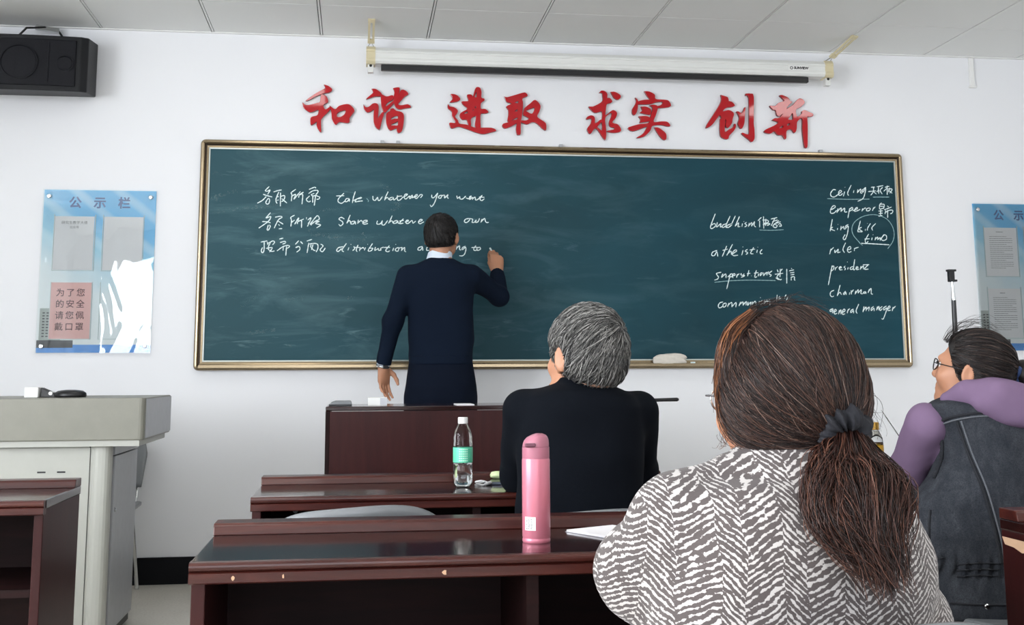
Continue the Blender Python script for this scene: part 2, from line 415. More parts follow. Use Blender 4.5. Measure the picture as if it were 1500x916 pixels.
chalk('chalk_characters', 375, 342, 13.636, "95,175 225,150;165,170 160,330 135,390 105,350 130,280;225,170 240,230;240,200 340,150 370,180 330,230;200,300 330,280;290,180 240,300 310,360 370,350;330,290 270,375;465,115 545,95;480,185 570,160 600,185;530,215 590,195;420,350 540,265 650,240 665,270 620,300;545,270 540,345;610,260 595,445;855,145 785,220;885,160 935,210;790,285 850,260 880,300 860,340 810,375;850,260 800,290;1015,155 1120,120;1055,190 1020,390;1060,215 1160,200 1230,220 1235,300 1200,375;1100,220 1090,280;1140,220 1110,330;1100,280 1160,340 1190,340;1290,215 1340,250 1280,330 1330,365 1385,290")
chalk('chalk_words', 485, 270, 12.5, "235,165 140,260 130,320 190,350 250,310;95,215 240,210;330,260 280,265 255,310 290,320 335,270 330,320;445,130 410,240 390,345;410,300 545,240 545,260 470,265;470,265 440,320 520,310 580,305;765,215 770,280 810,295 850,240 860,290 890,295 940,225;1045,135 1000,230 980,295;985,280 1030,240 1060,285;1130,235 1075,255 1075,290 1130,270 1140,240 1150,290 1210,240;1215,200 1215,285 1260,290 1320,230;1200,225 1300,215;1320,240 1380,205 1400,180 1350,190 1340,250 1370,270 1440,215 1440,265 1500,220")
chalk('chalk_words', 600, 270, 12.5, "0,250 50,200 50,250 110,210;75,245 130,220 140,190 105,200 100,250 130,260 200,190 235,200 200,250;405,190 410,245 450,240 515,160;515,160 480,280 440,370 400,410 375,375;590,200 540,215 530,250 570,255 590,215 640,200 640,255 700,190 690,240 715,260;865,210 875,260 920,225 920,265 970,270 1030,215;1030,250 1090,265 1130,215 1100,230 1100,280 1150,240 1150,285;1150,270 1200,235 1210,290 1260,270 1330,200;1330,200 1290,270 1320,300 1370,265;1270,235 1370,240")
chalk('chalk_comma', 485, 270, 12.5, "650,260 685,300 675,325", True)
chalk('chalk_words', 485, 305, 10, "195,160 150,135 115,160 160,195 175,225 140,260 110,235;280,100 230,225;235,215 270,180 290,225;350,190 300,200 290,230 330,230 350,195 360,240;400,170 390,230;395,215 440,180 455,200;460,215 520,200 530,180 480,185 465,225 500,235 540,225;680,185 670,230 720,230 750,185 745,240 780,245 830,180;895,110 860,190 840,225;845,215 890,185 910,225;970,180 920,195 920,225 960,215 975,185 985,225 1020,205;1060,155 1000,225 1060,220;1000,190 1065,180;1080,205 1130,190 1130,175 1100,185 1100,220 1130,225 1170,190 1190,185 1200,220 1240,190;1280,205 1340,175 1310,165 1280,200 1300,230 1360,200")
chalk('chalk_words', 485, 345, 9.375, "165,155 100,170 75,210 100,220 145,180;210,110 150,200 175,225;245,165 230,205;270,120 275,128;310,150 325,180 295,210;370,130 345,200 360,225;330,165 390,165;400,160 390,215;395,195 440,165 450,185;475,165 455,205;500,120 505,125;570,110 510,205 540,215 575,180 530,175;610,160 600,205 650,180 650,205 690,200;720,160 680,180 690,205;800,140 750,205 780,225 805,210;720,165 810,165;860,170 845,215;885,120 890,128;930,165 890,180 885,210 920,215 935,175 980,165;975,170 965,215;970,205 1010,165 1010,215 1030,225;1255,150 1200,170 1195,200 1230,200 1255,160 1260,210;1345,150 1315,170 1315,205 1350,205")
chalk('chalk_words', 640, 310, 11.45, "540,115 480,130 460,170 500,185 550,140 545,120 600,130 590,180 630,180 660,140 650,185 690,170 715,115;760,125 735,185;740,175 800,115 810,150 830,185 870,180;340,580 325,640;330,620 380,575 380,640 410,640;480,580 425,610 430,640 480,600 485,650 460,720 420,745 375,740;655,570 615,630 640,655 690,640;580,605 680,600;690,600 665,630 690,655 730,630 720,600 680,610")
chalk('chalk_words', 1205, 265, 13.636, "265,180 210,180 160,250 175,310 240,320 310,270;310,265 380,215 350,190 320,230 320,280 360,290 400,250;440,215 415,310;445,125 448,132;570,85 500,240 520,295;625,190 615,240;705,170 695,245;700,230 760,165 760,240 790,250;865,130 790,190 800,230 860,150 840,270 800,360 700,410")
chalk('chalk_characters', 1205, 265, 13.636, "965,130 1045,125;910,215 1065,200;1020,130 1010,220 960,290;1015,215 1075,265;1080,120 1210,95;1120,110 1110,190 1080,220;1120,170 1120,260;1200,130 1150,190 1190,265;1245,130 1330,110;1290,95 1290,280;1280,150 1220,210;1300,160 1340,160;1340,140 1310,230;1330,160 1390,170 1340,250;1330,200 1390,250")
chalk('chalk_underline', 1205, 265, 13.636, "90,355 500,370 935,365;1005,325 1330,325", True)
chalk('chalk_words', 1205, 265, 13.636, "170,580 250,530 240,495 190,520 155,600 170,650 230,640 280,590;310,550 285,640;290,620 370,540 365,620;370,610 440,545 440,620 490,620;540,550 505,745;530,580 590,530 600,570 530,610;600,600 690,560 690,530 650,560 640,610 690,600 750,570;800,550 785,610;790,590 850,540 860,560;930,540 880,560 880,600 930,595 955,560 930,540;1020,530 995,600;1005,570 1050,520")
chalk('chalk_characters', 1205, 265, 13.636, "1180,440 1140,470;1140,470 1140,560 1210,550;1140,470 1230,475 1215,560;1150,510 1220,510;1115,605 1200,600;1120,655 1200,645;1160,570 1155,700;1115,710 1195,690;1290,500 1320,520;1230,580 1375,525;1260,590 1245,665;1240,640 1330,590 1400,590 1390,640 1350,660;1300,580 1300,740")
chalk('chalk_words', 1205, 310, 13.636, "195,150 150,395;205,310 160,345 245,385;300,330 295,370;305,255 310,262;370,290 360,375;365,350 420,300 430,350 470,340;515,260 460,290 460,330 510,290 500,420 460,540 430,565 410,530 450,460")
chalk('chalk_circle', 1205, 310, 13.636, "755,640 620,480 585,340 640,210 780,110 950,65 1110,75 1280,150 1390,290 1430,450 1400,600 1300,745;730,620 800,680", True)
chalk('chalk_words', 1205, 310, 13.636, "755,185 700,400;780,315 725,350 795,400 700,405;855,350 850,385;955,240 900,330 895,380;1060,240 985,320 1000,380;895,235 900,242;920,450 850,580 880,630 910,590;835,550 940,545;990,520 980,575;1005,460 1010,468;1060,510 1045,575;1050,560 1100,510 1100,570;1100,565 1150,520 1150,580;1160,560 1220,470 1270,480 1275,550 1210,580 1170,540 1240,460;770,635 1000,645 1330,665")
chalk('chalk_words', 1205, 350, 13.08, "160,190 135,295;145,230 210,165;235,210 235,265 300,200 290,265 340,250;440,75 390,200 420,265;475,215 540,190 530,150 490,170 475,230 510,260 550,240;615,180 605,235;600,190 690,160;185,510 165,600 110,885;180,540 215,520 210,580 165,620;250,545 240,605;245,570 290,530;320,565 360,550 345,530 315,560 335,595 380,590;435,520 410,545 440,570 420,600;490,545 480,590;470,440 478,447;580,530 530,555 540,590 590,570;615,395 590,590 620,580;630,575 680,550 660,530 640,560 650,590 700,580;735,520 725,590;730,570 780,520 780,585;880,490 800,580 880,580;770,500 890,495")
chalk('chalk_words', 1205, 410, 13.043, "220,200 160,230 145,290 180,325 215,310;335,100 280,310;285,290 330,240 360,285;440,220 400,260 410,285 445,240 450,290;520,240 510,285;545,200 550,280;545,250 590,190;635,210 620,280;630,260 680,190 680,260;680,250 740,190 730,265 770,265;820,225 780,240 790,265 830,235 825,270;890,180 870,250;875,230 925,165 930,265 960,275;200,550 140,580 160,610 200,560 190,640;215,620 265,590 240,565 220,610 230,655 280,640;320,580 305,660;310,640 350,575 350,660;360,640 430,590 410,560 380,600 380,660 430,650;490,560 470,640;470,600 520,550;590,560 540,590 540,630 590,590 590,640;690,465 640,590 660,645;790,510 770,620;780,590 830,520 830,600;830,580 890,520 880,600;975,510 930,550 930,590 980,545 985,600;1050,510 1030,585;1035,570 1075,510 1075,580;1140,510 1090,550 1100,590 1140,550;1220,500 1165,540 1170,580 1230,540 1180,700 1150,755 1125,740;1240,560 1290,530 1280,500 1250,530 1250,590 1300,580;1345,520 1330,600;1335,560 1395,505")
chalk('chalk_words', 1030, 305, 11.54, "205,95 125,310 150,345 210,300 190,260 140,290;240,240 230,320 300,260 290,320 330,300;400,260 330,290 335,330 400,290;455,135 380,310 410,330;470,265 400,300 420,330 490,280;545,130 480,270;615,140 540,310;545,300 600,250 590,315 625,310;665,260 655,315;685,222 690,230;735,240 705,260 740,290 700,320;780,250 765,315;770,300 820,245 820,310;820,300 870,230 860,290 890,320")
chalk('chalk_characters', 1030, 305, 11.54, "985,155 925,215;955,210 955,325;1020,140 1025,345;1000,200 1090,205 1100,240 1020,260;1010,280 1100,260 1130,270 1080,295;1060,180 1055,300;1145,185 1250,160;1215,165 1150,300;1170,230 1260,200;1280,210 1180,300 1230,330 1250,290 1200,270 1310,230;1270,280 1300,260 1325,300 1280,305")
chalk('chalk_underline', 1030, 305, 11.54, "950,370 1150,375 1360,365", True)
chalk('chalk_words', 1030, 350, 10, "205,170 140,195 125,240 165,245 200,190 215,260;345,105 280,260;285,170 360,150;430,80 345,245;355,225 405,180 415,235;420,225 490,180 475,160 430,200 440,245 510,240;585,165 565,240;580,115 585,122;650,155 615,180 655,205 625,230;740,125 695,210 735,220;680,165 760,150;795,160 785,205;800,118 803,125;865,155 835,190 845,220 870,215")
chalk('chalk_words', 1030, 350, 10, "265,490 195,510 225,560 210,590 165,605;290,510 270,565 330,515 335,575;400,510 345,735;360,560 420,510 430,550 385,560;420,550 470,530 455,510 425,540 440,575;500,515 490,570;495,540 530,510;560,505 555,530 610,540 555,565;600,510 590,530;670,460 650,550;640,510 690,505;705,540 710,546;780,460 755,560 790,555;745,505 810,495;815,510 805,550;840,500 835,540 870,500 840,500;890,495 885,540 930,490 935,535;1010,470 960,510 1000,530 975,555;935,510 960,480")
chalk('chalk_underline', 1030, 350, 10, "165,638 400,615 700,605 1060,612", True)
chalk('chalk_characters', 1030, 350, 10, "1085,450 1100,490;1160,440 1120,490;1050,520 1170,505;1130,440 1125,560;1120,510 1080,560 1130,600 1150,590;1060,570 1110,600;1225,440 1225,655;1290,430 1300,440;1260,470 1330,455;1275,500 1335,490;1280,530 1335,520;1290,570 1290,610;1280,565 1335,555 1335,600 1350,605")
chalk('chalk_words', 1040, 420, 10.714, "205,240 150,260 130,310 155,335 200,310;250,255 205,280 215,325 250,300 255,260;300,255 275,320;275,300 340,250 345,325;350,310 410,250 405,325;480,240 455,305;460,290 515,240 520,300;520,290 570,235 565,295;600,240 590,295 640,245 635,295;665,235 660,295;660,280 710,230 725,290;775,225 770,270;790,170 795,178;820,215 795,240 825,260 795,285;860,210 845,280;850,265 895,215 895,270;895,260 935,210 940,290")
chalk('chalk_characters', 1040, 420, 10.714, "1055,130 1045,230;1095,150 1080,190 1120,175;1195,125 1165,190;1225,160 1200,210;1290,132 1305,135")
for q_ in ("417,440 432,439 446,437", "508,437 519,435", "417,504 428,506", "556,271 566,275 575,278", "571,309 580,305 589,300", "573,300 585,297", "452,338 480,345 520,347", "455,343 490,349 535,351", "305,292 330,284 350,279", "313,257 318,252", "316,290 321,297", "530,341 536,352", "312,310 360,305 410,300", "452,312 470,308 505,306", "360,490 380,486 405,484", "350,452 366,440 380,432", "590,452 640,455"):
    chalk('chalk_streak', 0, 0, 1, q_, 'faint')
def streak_mat():
    m = NT('wiped_chalk_streak'); n = m.noise(m.coord((1, 1, 1)), 70, 6, .7); n2 = m.noise(m.coord((1, 1, 1)), 9, 3)
    a = m.math('MULTIPLY', m.rng(n, .48, .72, 0, .5), m.rng(n2, .35, .65, .15, 1))
    m.set(base=rgb(150, 182, 186), rough=.9, alpha=a); return m.m
M_STREAK = streak_mat()
YCH = -.0228
def ribbon(mb, pts, r0, seed):
    W3 = np.array([wp(a, b, YCH) for a, b in pts]); n = len(W3)
    T = np.gradient(W3, axis=0); T /= np.linalg.norm(T, axis=1)[:, None] + 1e-9
    N = np.stack([-T[:, 2], 0 * T[:, 0], T[:, 0]], 1)
    r = r0 * (1 + .18 * np.sin(np.arange(n) * 1.7 + seed)); r[0] *= .7; r[-1] *= .7
    vs = []
    for i in range(n):
        w = W3[i]; vs += [w + N[i] * r[i], w + np.array([0, -.0012, 0]), w - N[i] * r[i]]
    mb.add(vs, [(i * 3 + k, i * 3 + k + 1, i * 3 + k + 4, i * 3 + k + 3) for i in range(n - 1) for k in (0, 1)])
for (nm, x0, y0, sc, txt, thin) in CH:
    S = []
    for st in txt.split(';'):
        pts = [tuple(map(float, q.split(','))) for q in st.split()]
        S.append(np.array(catmull([(x0 + a / sc, y0 + b / sc) for a, b in pts], 1.6)))
    # strokes lying close together make up one word or character
    gap = 3.4 if 'word' in nm else 2.2
    if 'circle' in nm: gap = 30
    par = list(range(len(S)))
    def find(a):
        while par[a] != a: a = par[a]
        return a
    for a in range(len(S)):
        for b in range(a):
            la, ha, lb, hb = S[a].min(0), S[a].max(0), S[b].min(0), S[b].max(0)
            if (la[0] - gap < hb[0] and lb[0] - gap < ha[0]) and (la[1] - 1.6 < hb[1] and lb[1] - 1.6 < ha[1]): par[find(a)] = find(b)
    for g in sorted(set(find(a) for a in range(len(S)))):
        mb = MB()
        for a in range(len(S)):
            if find(a) == g: ribbon(mb, S[a], .010 if thin == 'faint' else .0020 if thin else .0027, x0 + a)
        mb.obj(nm.replace('words', 'word').replace('characters', 'character'), M_STREAK if thin == 'faint' else M_CHALK_THIN if thin else M_CHALK, cb)

# chalk cloth and a chalk stub on the tray
def lump(name, label, cat, c, half, mat, seed, amp):
    bm = bmesh.new(); bmesh.ops.create_icosphere(bm, subdivisions=4, radius=1)
    r = np.random.default_rng(seed); ph = r.uniform(0, 6, (6, 3)); fr = r.uniform(1.5, 5, (6, 3))
    vs = []
    for v in bm.verts:
        p = np.array(v.co); p = np.sign(p) * np.abs(p) ** 0.7
        d = sum(math.sin(float(np.dot(fr[k], p)) * 1.3 + ph[k][0]) for k in range(6)) / 6 * amp
        p = p * (1 + d); p[2] = max(p[2], -.8); vs.append(np.array(c) + p * np.array(half))
    fs = [[v.index for v in f.verts] for f in bm.faces]; bm.free()
    vs = np.array(vs); vs[:, 2] += c[2] - half[2] - vs[:, 2].min()
    return tag(mesh_obj(name, vs, fs, mat, None, smooth=True, loc=(c[0], c[1], c[2] - half[2])), label, cat)
M_CLOTH = plain('crumpled_white_cloth', rgb(214, 208, 198), 0.9, 0, 0.12, 60, 0.3)
zt = BZ0 + .0275
lump('board_cloth', 'crumpled off-white wiping cloth on the chalkboard tray', 'cloth', (3.172, -.048, zt + .030), (.094, .018, .030), M_CLOTH, 3, .35)
cs = thing('chalk_stub', 'tiny white chalk stub on the tray right of the wiping cloth', 'chalk', (3.305, -.045, zt)); MB().tube([(3.293, -.045, zt + .005), (3.318, -.045, zt + .005)], .005, 10).obj('stub', M_CHALK, cs)

# ================================================================ EIGHT RED CHARACTERS
RC = [
 ('character_he', 'leftmost of the eight above the chalkboard', 430, 115, 10.18, [[(455,92),(515,110),(575,165),(530,205),(440,222),(330,265),(240,315),(185,330),(290,250),(380,195),(450,160),(475,135)],
  [(135,360),(180,395),(260,390),(350,365),(395,345),(410,250),(430,238),(490,270),(512,345),(450,385),(445,420),(475,465),(540,425),(545,455),(500,510),(420,590),(405,640),(410,780),(400,792),(370,760),(345,690),(350,640),(270,690),(255,660),(262,580),(345,555),(370,520),(372,460),(300,490),(245,500),(200,475),(150,430)],
  [(540,408),(620,460),(680,410),(800,382),(860,410),(905,480),(850,560),(830,595),(835,645),(790,660),(680,645),(635,685),(600,655),(575,600),(565,500)], [(645,520),(690,490),(775,470),(765,530),(700,575),(645,570)]]),
 ('character_xie', 'second from the left, under the screen case', 525, 115, 10.178, [[(200,155),(260,158),(345,225),(325,262),(240,265),(120,305),(185,245),(225,205)],
  [(78,395),(110,430),(160,420),(215,375),(270,372),(298,410),(295,520),(288,595),(355,505),(380,520),(350,620),(320,740),(300,755),(255,715),(232,640),(230,520),(235,455),(180,490),(130,500),(90,455)],
  [(335,230),(420,270),(500,250),(522,270),(505,320),(450,345),(410,385),(415,420),(520,335),(520,375),(440,460),(400,505),(370,480),(345,400)],
  [(520,145),(560,135),(610,135),(612,180),(600,260),(640,170),(700,180),(742,230),(690,265),(620,340),(590,385),(640,400),(740,385),(782,425),(700,440),(620,455),(570,435),(535,375),(525,300),(540,200)],
  [(480,455),(520,445),(560,480),(640,500),(675,545),(672,650),(650,770),(600,810),(575,785),(575,735),(520,755),(475,770),(440,730),(418,650),(420,520),(470,490)], [(485,590),(540,560),(590,555),(590,600),(540,600),(485,620)], [(490,680),(560,650),(590,630),(590,700),(540,700),(490,705)]]),
 ('character_jin', 'third from the left, with a sweeping base', 650, 115, 10.178, [[(105,232),(160,235),(215,262),(245,308),(200,340),(140,350),(95,352),(135,300)],
  [(65,388),(95,420),(150,428),(210,485),(165,565),(212,625),(230,672),(340,690),(470,735),(560,735),(720,738),(780,775),(700,800),(590,825),(480,800),(330,745),(220,715),(120,740),(85,680),(100,660),(165,665),(175,640),(130,560),(125,490),(65,440)],
  [(440,280),(470,160),(500,128),(540,140),(560,200),(558,285),(600,300),(605,325),(555,360),(552,450),(620,455),(665,500),(620,518),(552,525),(545,640),(545,734),(480,736),(470,680),(480,610),(475,555),(405,600),(405,700),(370,690),(345,615),(280,610),(245,570),(250,520),(345,460),(345,430),(300,395),(270,345),(355,340),(370,320),(350,255),(365,238),(410,240),(430,265)], [(455,275),(490,195),(492,282)], [(295,522),(350,485),(360,515),(310,530)], [(425,465),(455,460),(440,482)], [(460,430),(480,410),(485,435),(470,445)]]),
 ('character_qu', 'fourth from the left, under the screen case', 730, 120, 10.178, [[(95,220),(130,230),(240,200),(370,162),(410,165),(435,205),(355,245),(365,300),(360,420),(340,560),(335,620),(330,770),(310,785),(280,780),(268,700),(275,615),(200,655),(100,690),(65,660),(75,625),(160,600),(140,580),(155,480),(150,410),(120,370),(170,340),(200,315),(130,295)], [(230,310),(295,280),(295,320)], [(230,440),(285,405),(285,440)], [(180,580),(285,525),(280,560)],
  [(380,440),(395,390),(480,320),(550,270),(625,350),(610,440),(580,520),(690,600),(712,640),(710,715),(670,700),(560,605),(490,600),(430,628),(345,600),(345,575),(420,575),(460,540),(375,490)], [(400,430),(540,380),(505,475)]]),
 ('character_qiu', 'fifth from the left, dot at top right', 850, 120, 10.178, [[(290,155),(320,130),(370,140),(405,185),(400,240),(440,240),(478,290),(440,315),(395,330),(380,420),(378,500),(470,430),(510,425),(548,465),(530,530),(480,590),(490,615),(560,635),(605,700),(595,740),(500,755),(400,735),(500,710),(515,685),(455,665),(432,610),(470,500),(465,455),(378,520),(372,600),(385,720),(378,850),(350,840),(235,690),(150,772),(115,730),(110,690),(160,620),(170,545),(95,555),(110,520),(170,500),(215,530),(225,620),(300,565),(325,560),(325,440),(220,455),(130,370),(190,370),(330,290),(335,200),(330,165)], [(250,670),(322,600),(325,725)],
  [(458,150),(520,150),(600,200),(595,240),(555,262),(500,225)]]),
 ('character_shi', 'sixth from the left, roof stroke on top', 910, 120, 10.178, [[(215,240),(245,270),(250,340),(235,440),(200,490),(170,470),(168,410),(215,330),(228,280)],
  [(350,140),(420,145),(500,190),(515,255),(660,268),(710,285),(742,355),(660,380),(545,385),(540,365),(605,340),(620,295),(520,300),(450,325),(340,332),(250,325),(250,295),(330,270),(430,262),(420,240),(380,190)],
  [(300,370),(370,370),(440,410),(440,480),(380,480),(285,455),(320,430)], [(265,515),(370,510),(425,530),(420,580),(350,595),(280,602),(295,560)],
  [(430,350),(490,340),(545,370),(520,480),(485,595),(600,590),(690,598),(732,650),(700,660),(600,640),(470,650),(430,730),(340,810),(235,832),(330,770),(385,680),(370,665),(180,732),(105,690),(150,665),(280,630),(410,610),(440,520),(470,420),(470,375)],
  [(500,680),(560,685),(650,750),(672,790),(670,850),(640,862),(590,820),(540,750)]]),
 ('character_chuang', 'seventh from the left, hooked upright on its right', 1025, 125, 10.178, [[(320,145),(420,180),(432,235),(480,245),(522,300),(470,320),(400,330),(355,365),(350,390),(430,370),(490,395),(510,430),(490,500),(480,560),(425,630),(390,600),(400,515),(330,490),(300,440),(190,580),(105,635),(110,590),(200,450),(300,290),(330,200)],
  [(310,500),(345,490),(380,510),(375,690),(440,660),(505,620),(520,575),(540,590),(520,660),(440,750),(430,790),(390,798),(320,760),(305,650)],
  [(555,390),(580,390),(630,415),(672,330),(680,345),(675,430),(665,560),(630,640),(600,625),(575,560),(595,480)],
  [(690,125),(760,125),(805,170),(805,560),(815,650),(815,800),(775,840),(740,810),(640,730),(640,708),(735,730),(740,600),(735,180),(690,150)]]),
 ('character_xin', 'rightmost of the eight, with a long tail', 1110, 130, 10.178, [[(330,100),(370,95),(460,140),(480,180),(515,195),(490,215),(435,275),(425,335),(345,390),(320,410),(290,390),(270,320),(235,310),(185,255),(260,260),(310,215),(400,180),(375,145)],
  [(220,465),(260,440),(330,430),(440,300),(520,250),(600,160),(650,148),(700,200),(640,270),(570,310),(590,420),(660,370),(660,340),(700,320),(760,345),(825,375),(820,405),(760,415),(740,420),(745,600),(740,860),(715,870),(700,850),(672,620),(665,440),(590,490),(580,600),(550,655),(520,620),(490,600),(430,630),(425,730),(405,745),(370,690),(300,685),(250,630),(190,665),(110,650),(115,615),(260,545),(310,500),(265,480)], [(320,580),(380,545),(380,575),(330,590)], [(435,530),(480,505),(480,540),(445,555)], [(450,460),(520,360),(525,460)]]),
]
def inside(pt, P):
    c = False
    for k in range(len(P)):
        (x1, y1), (x2, y2) = P[k - 1], P[k]
        if (y1 > pt[1]) != (y2 > pt[1]) and pt[0] < (x2 - x1) * (pt[1] - y1) / (y2 - y1) + x1: c = not c
    return c
for (nm, where, x0, y0, sc, polys) in RC:
    allp = [[wp(x0 + a / sc, y0 + b / sc, -.022) for a, b in P] for P in polys]
    c = np.mean([p for P in allp for p in P], axis=0)
    hole_of = {}
    for a in range(len(polys)):
        for b in range(len(polys)):
            if a != b and all(inside(q, polys[b]) for q in polys[a]): hole_of[a] = b
    V, fs = np.zeros((0, 3)), []
    for b in range(len(polys)):
        if b in hole_of: continue
        cu = bpy.data.curves.new(nm, 'CURVE'); cu.dimensions = '2D'; cu.fill_mode = 'BOTH'; cu.extrude = .009 - .0002 * b; cu.bevel_depth = .0012; cu.bevel_resolution = 1
        for P in [allp[b]] + [allp[a] for a in hole_of if hole_of[a] == b]:
            q = [p for p in catmull([(p[0], p[2]) for p in P] + [(P[0][0], P[0][2])], .012)[:-1]]
            sp = cu.splines.new('POLY'); sp.points.add(len(q) - 1); sp.use_cyclic_u = True
            for k, p in enumerate(q): sp.points[k].co = (p[0] - c[0], p[1] - c[2], 0, 1)
        to = bpy.data.objects.new('tmp', cu); COL.objects.link(to); bpy.context.view_layer.update()
        me = bpy.data.meshes.new_from_object(to.evaluated_get(bpy.context.evaluated_depsgraph_get()))
        a = np.empty(len(me.vertices) * 3); me.vertices.foreach_get('co', a); a = a.reshape(-1, 3); fs += [[i + len(V) for i in p.vertices] for p in me.polygons]
        bpy.data.objects.remove(to); bpy.data.meshes.remove(me); bpy.data.curves.remove(cu)
        V = np.concatenate([V, np.stack([a[:, 0] + c[0], -a[:, 2] - .0112, a[:, 1] + c[2]], 1)])
    mi = [0 if all(V[i][1] < -.0185 for i in f) else 1 for f in fs]
    o = mesh_obj('red_character', V, fs, None, None, mats=[M_RED, M_RED_EDGE], midx=mi, loc=(c[0], -.011, c[2]))
    tag(o, 'red brush-style Chinese wall character, ' + where, 'wall lettering', 'red wall characters above the chalkboard')
# ================================================================ PROJECTION SCREEN
sx0, sx1, sz0, sz1 = 1.452, 4.166, 2.790, 2.882
ps = thing('projection_screen', 'long white roll-up projection screen case hung above the red characters', 'projection screen', ((sx0 + sx1) / 2, -.12, sz0))
prof = [(-.165, sz0 + .012), (-.155, sz0), (-.085, sz0), (-.075, sz0 + .012), (-.075, sz1 - .020), (-.090, sz1), (-.150, sz1), (-.165, sz1 - .020), (-.1665, sz1 - .030), (-.1625, sz1 - .034), (-.1625, sz0 + .030), (-.1665, sz0 + .026)]
MB().prism(prof, 'x', sx0 + .045, sx1 - .045).obj('housing', M_SCREEN, ps)
MB().box(1.534, 4.018, -.150, -.118, sz0 - .036, sz0 - .004).obj('bottom_bar', M_BLACK, ps, bevel=.004)
for n, (xa, xb) in enumerate(((sx0, sx0 + .05), (sx1 - .05, sx1))):
    MB().prism([(y - (.003 if y < -.12 else -.003), z + (.004 if z > 2.83 else -.004)) for y, z in prof], 'x', xa, xb).obj('end_cap', M_BEIGE, ps)
    xc = (xa + xb) / 2
    MB().box(xc - .016, xc + .016, -.140, -.100, sz0 - .048, sz0 + .004).obj('pull_bracket', M_SCREEN, ps, bevel=.003)
    MB().tube([(xc, -.142, sz0 - .010), (xc, -.1, sz0 - .010)], .008, 10).obj('screw', M_BLACK, ps)
    # hanger: ceiling plate, slotted strap and wire hook
    dx, dy = (0.0, 0.0) if n == 0 else (.075, -.0)
    hk = MB(); c0 = np.array((xc, -.12, sz1 + .002)); c1 = np.array((xc + dx, -.36, ZC - .004))
    ax = (c1 - c0); L = np.linalg.norm(ax); ax /= L
    side = np.array((1., 0, 0)); side -= ax * side.dot(ax); side /= np.linalg.norm(side); nr = np.cross(ax, side)
    R = np.stack([side, nr, ax], 1); mid = c0 + ax * (L * .62)
    for sgn in (-1, 1): hk.obox(mid + side * sgn * .012, (.006, .0035, L * .38), R)
    for t in (.26, .985): hk.obox(c0 + ax * L * t, (.019, .006, .014), R)
    hk.obj('hanger', M_BEIGE, ps)
    tr = MB(); a, b = c0 + ax * L * .24, np.array((xc, -.12, sz1 - .004))
    tr.tube([a, b + (-.022, 0, .006), b + (.022, 0, .006), a], .0028, 6); tr.obj('wire_hook', M_CHROME, ps)
lx = wp(1155, 101, -.166)[0]; lz = (sz0 + sz1) / 2 - .002
sl = MB().box(lx, lx + .125, -.1655, -.1628, lz - .014, lz + .014).obj('logo_sticker', M_WHITE, ps)
text_mesh('SUNVIEW', .021, M_BLACK, 'logo_lettering', sl, (lx + .078, -.1660, lz), bold=.0008, spacing=.95)
em = MB()
for k in range(5):
    a0, a1 = math.pi / 2 + 2 * math.pi * k / 5, math.pi / 2 + 2 * math.pi * (k + 1) / 5
    P = lambda r, a: (lx + .019 + r * math.cos(a), lz + r * math.sin(a))
    em.prism([P(.0105, a0), P(.0105, a1 - .22), P(.0055, a1 - .22), P(.0055, a0)], 'y', -.1665, -.1655)
em.obj('logo_emblem', M_BLACK, sl)
# short white cable cover on the wall, upper right
cc = thing('cable_cover', 'short white cable cover on the wall at the upper right', 'cable cover', (5.115, -.012, 2.795))
MB().box(5.10, 5.13, -.016, 0, 2.80, ZC - .006).obj('duct', M_WHITE, cc, bevel=.003)
MB().box(5.095, 5.140, -.018, 0, 2.786, 2.80).obj('end_piece', M_WHITE, cc, bevel=.003)

# ================================================================ LOUDSPEAKER
sp = thing('loudspeaker', 'black wall loudspeaker at the upper left by the ceiling', 'loudspeaker', (-.42, 0, 2.56))
spx0, spx1 = -.82, -.014
def bowpt(t, d): return (spx0 + .030 + (spx1 - spx0 - .060) * t, -.270 - .040 * math.sin(math.pi * t) - d)
cab = [(spx0, -.02), (spx0, -.235)] + [bowpt(t, 0) for t in np.linspace(0, 1, 13)] + [(spx1, -.235), (spx1, -.02)]
def tilt(vs):  # slight downward lean of the cabinet about its back top edge
    a = math.radians(7); o = []
    for (x, y, z) in vs:
        dy, dz = y + .02, z - 2.89
        o.append((x, -.02 + dy * math.cos(a) - dz * math.sin(a) * .0 , 2.89 + dz * math.cos(a) + dy * math.sin(a)))
    return o
m1 = MB().prism(cab, 'z', 2.585, 2.885); m1.v = tilt(m1.v); m1.obj('cabinet', M_SPK, sp, bevel=.006)
gr = [bowpt(t, .010) for t in np.linspace(.03, .97, 13)] + [bowpt(t, -.002) for t in np.linspace(.97, .03, 13)]
m2 = MB().prism(gr, 'z', 2.612, 2.862); m2.v = tilt(m2.v); m2.obj('grille', M_GRILLE, sp, bevel=.004)
for (t, r) in ((.60, .095), (.90, .045), (.14, .05)):
    b = bowpt(t, .011); m3 = MB()
    pr = [(r, 0), (r, .004), (r - .006, .005), (r - .009, .001)]
    m3.lathe(pr, (b[0], b[1], 2.735), 32, 'y', close=False); m3.v = tilt(m3.v); m3.obj('driver_ring', M_GRILLE, sp)
m4 = MB()
for t in (.40, .79):
    b = bowpt(t, .0105); m4.box(b[0] - .004, b[0] + .004, b[1] - .004, b[1] + .006, 2.63, 2.845)
m4.v = tilt(m4.v); m4.obj('grille_rib', M_GRILLE, sp)
MB().box(-.46, -.36, -.06, 0, 2.66, 2.80).obj('wall_bracket', M_BLACK, sp)
MB().tube([(-.19, -.005, 2.90), (-.22, -.04, 2.945), (-.28, -.10, 2.950), (-.36, -.15, 2.93), (-.42, -.15, 2.86)], .006, 8).obj('cable', M_BLACK, sp)
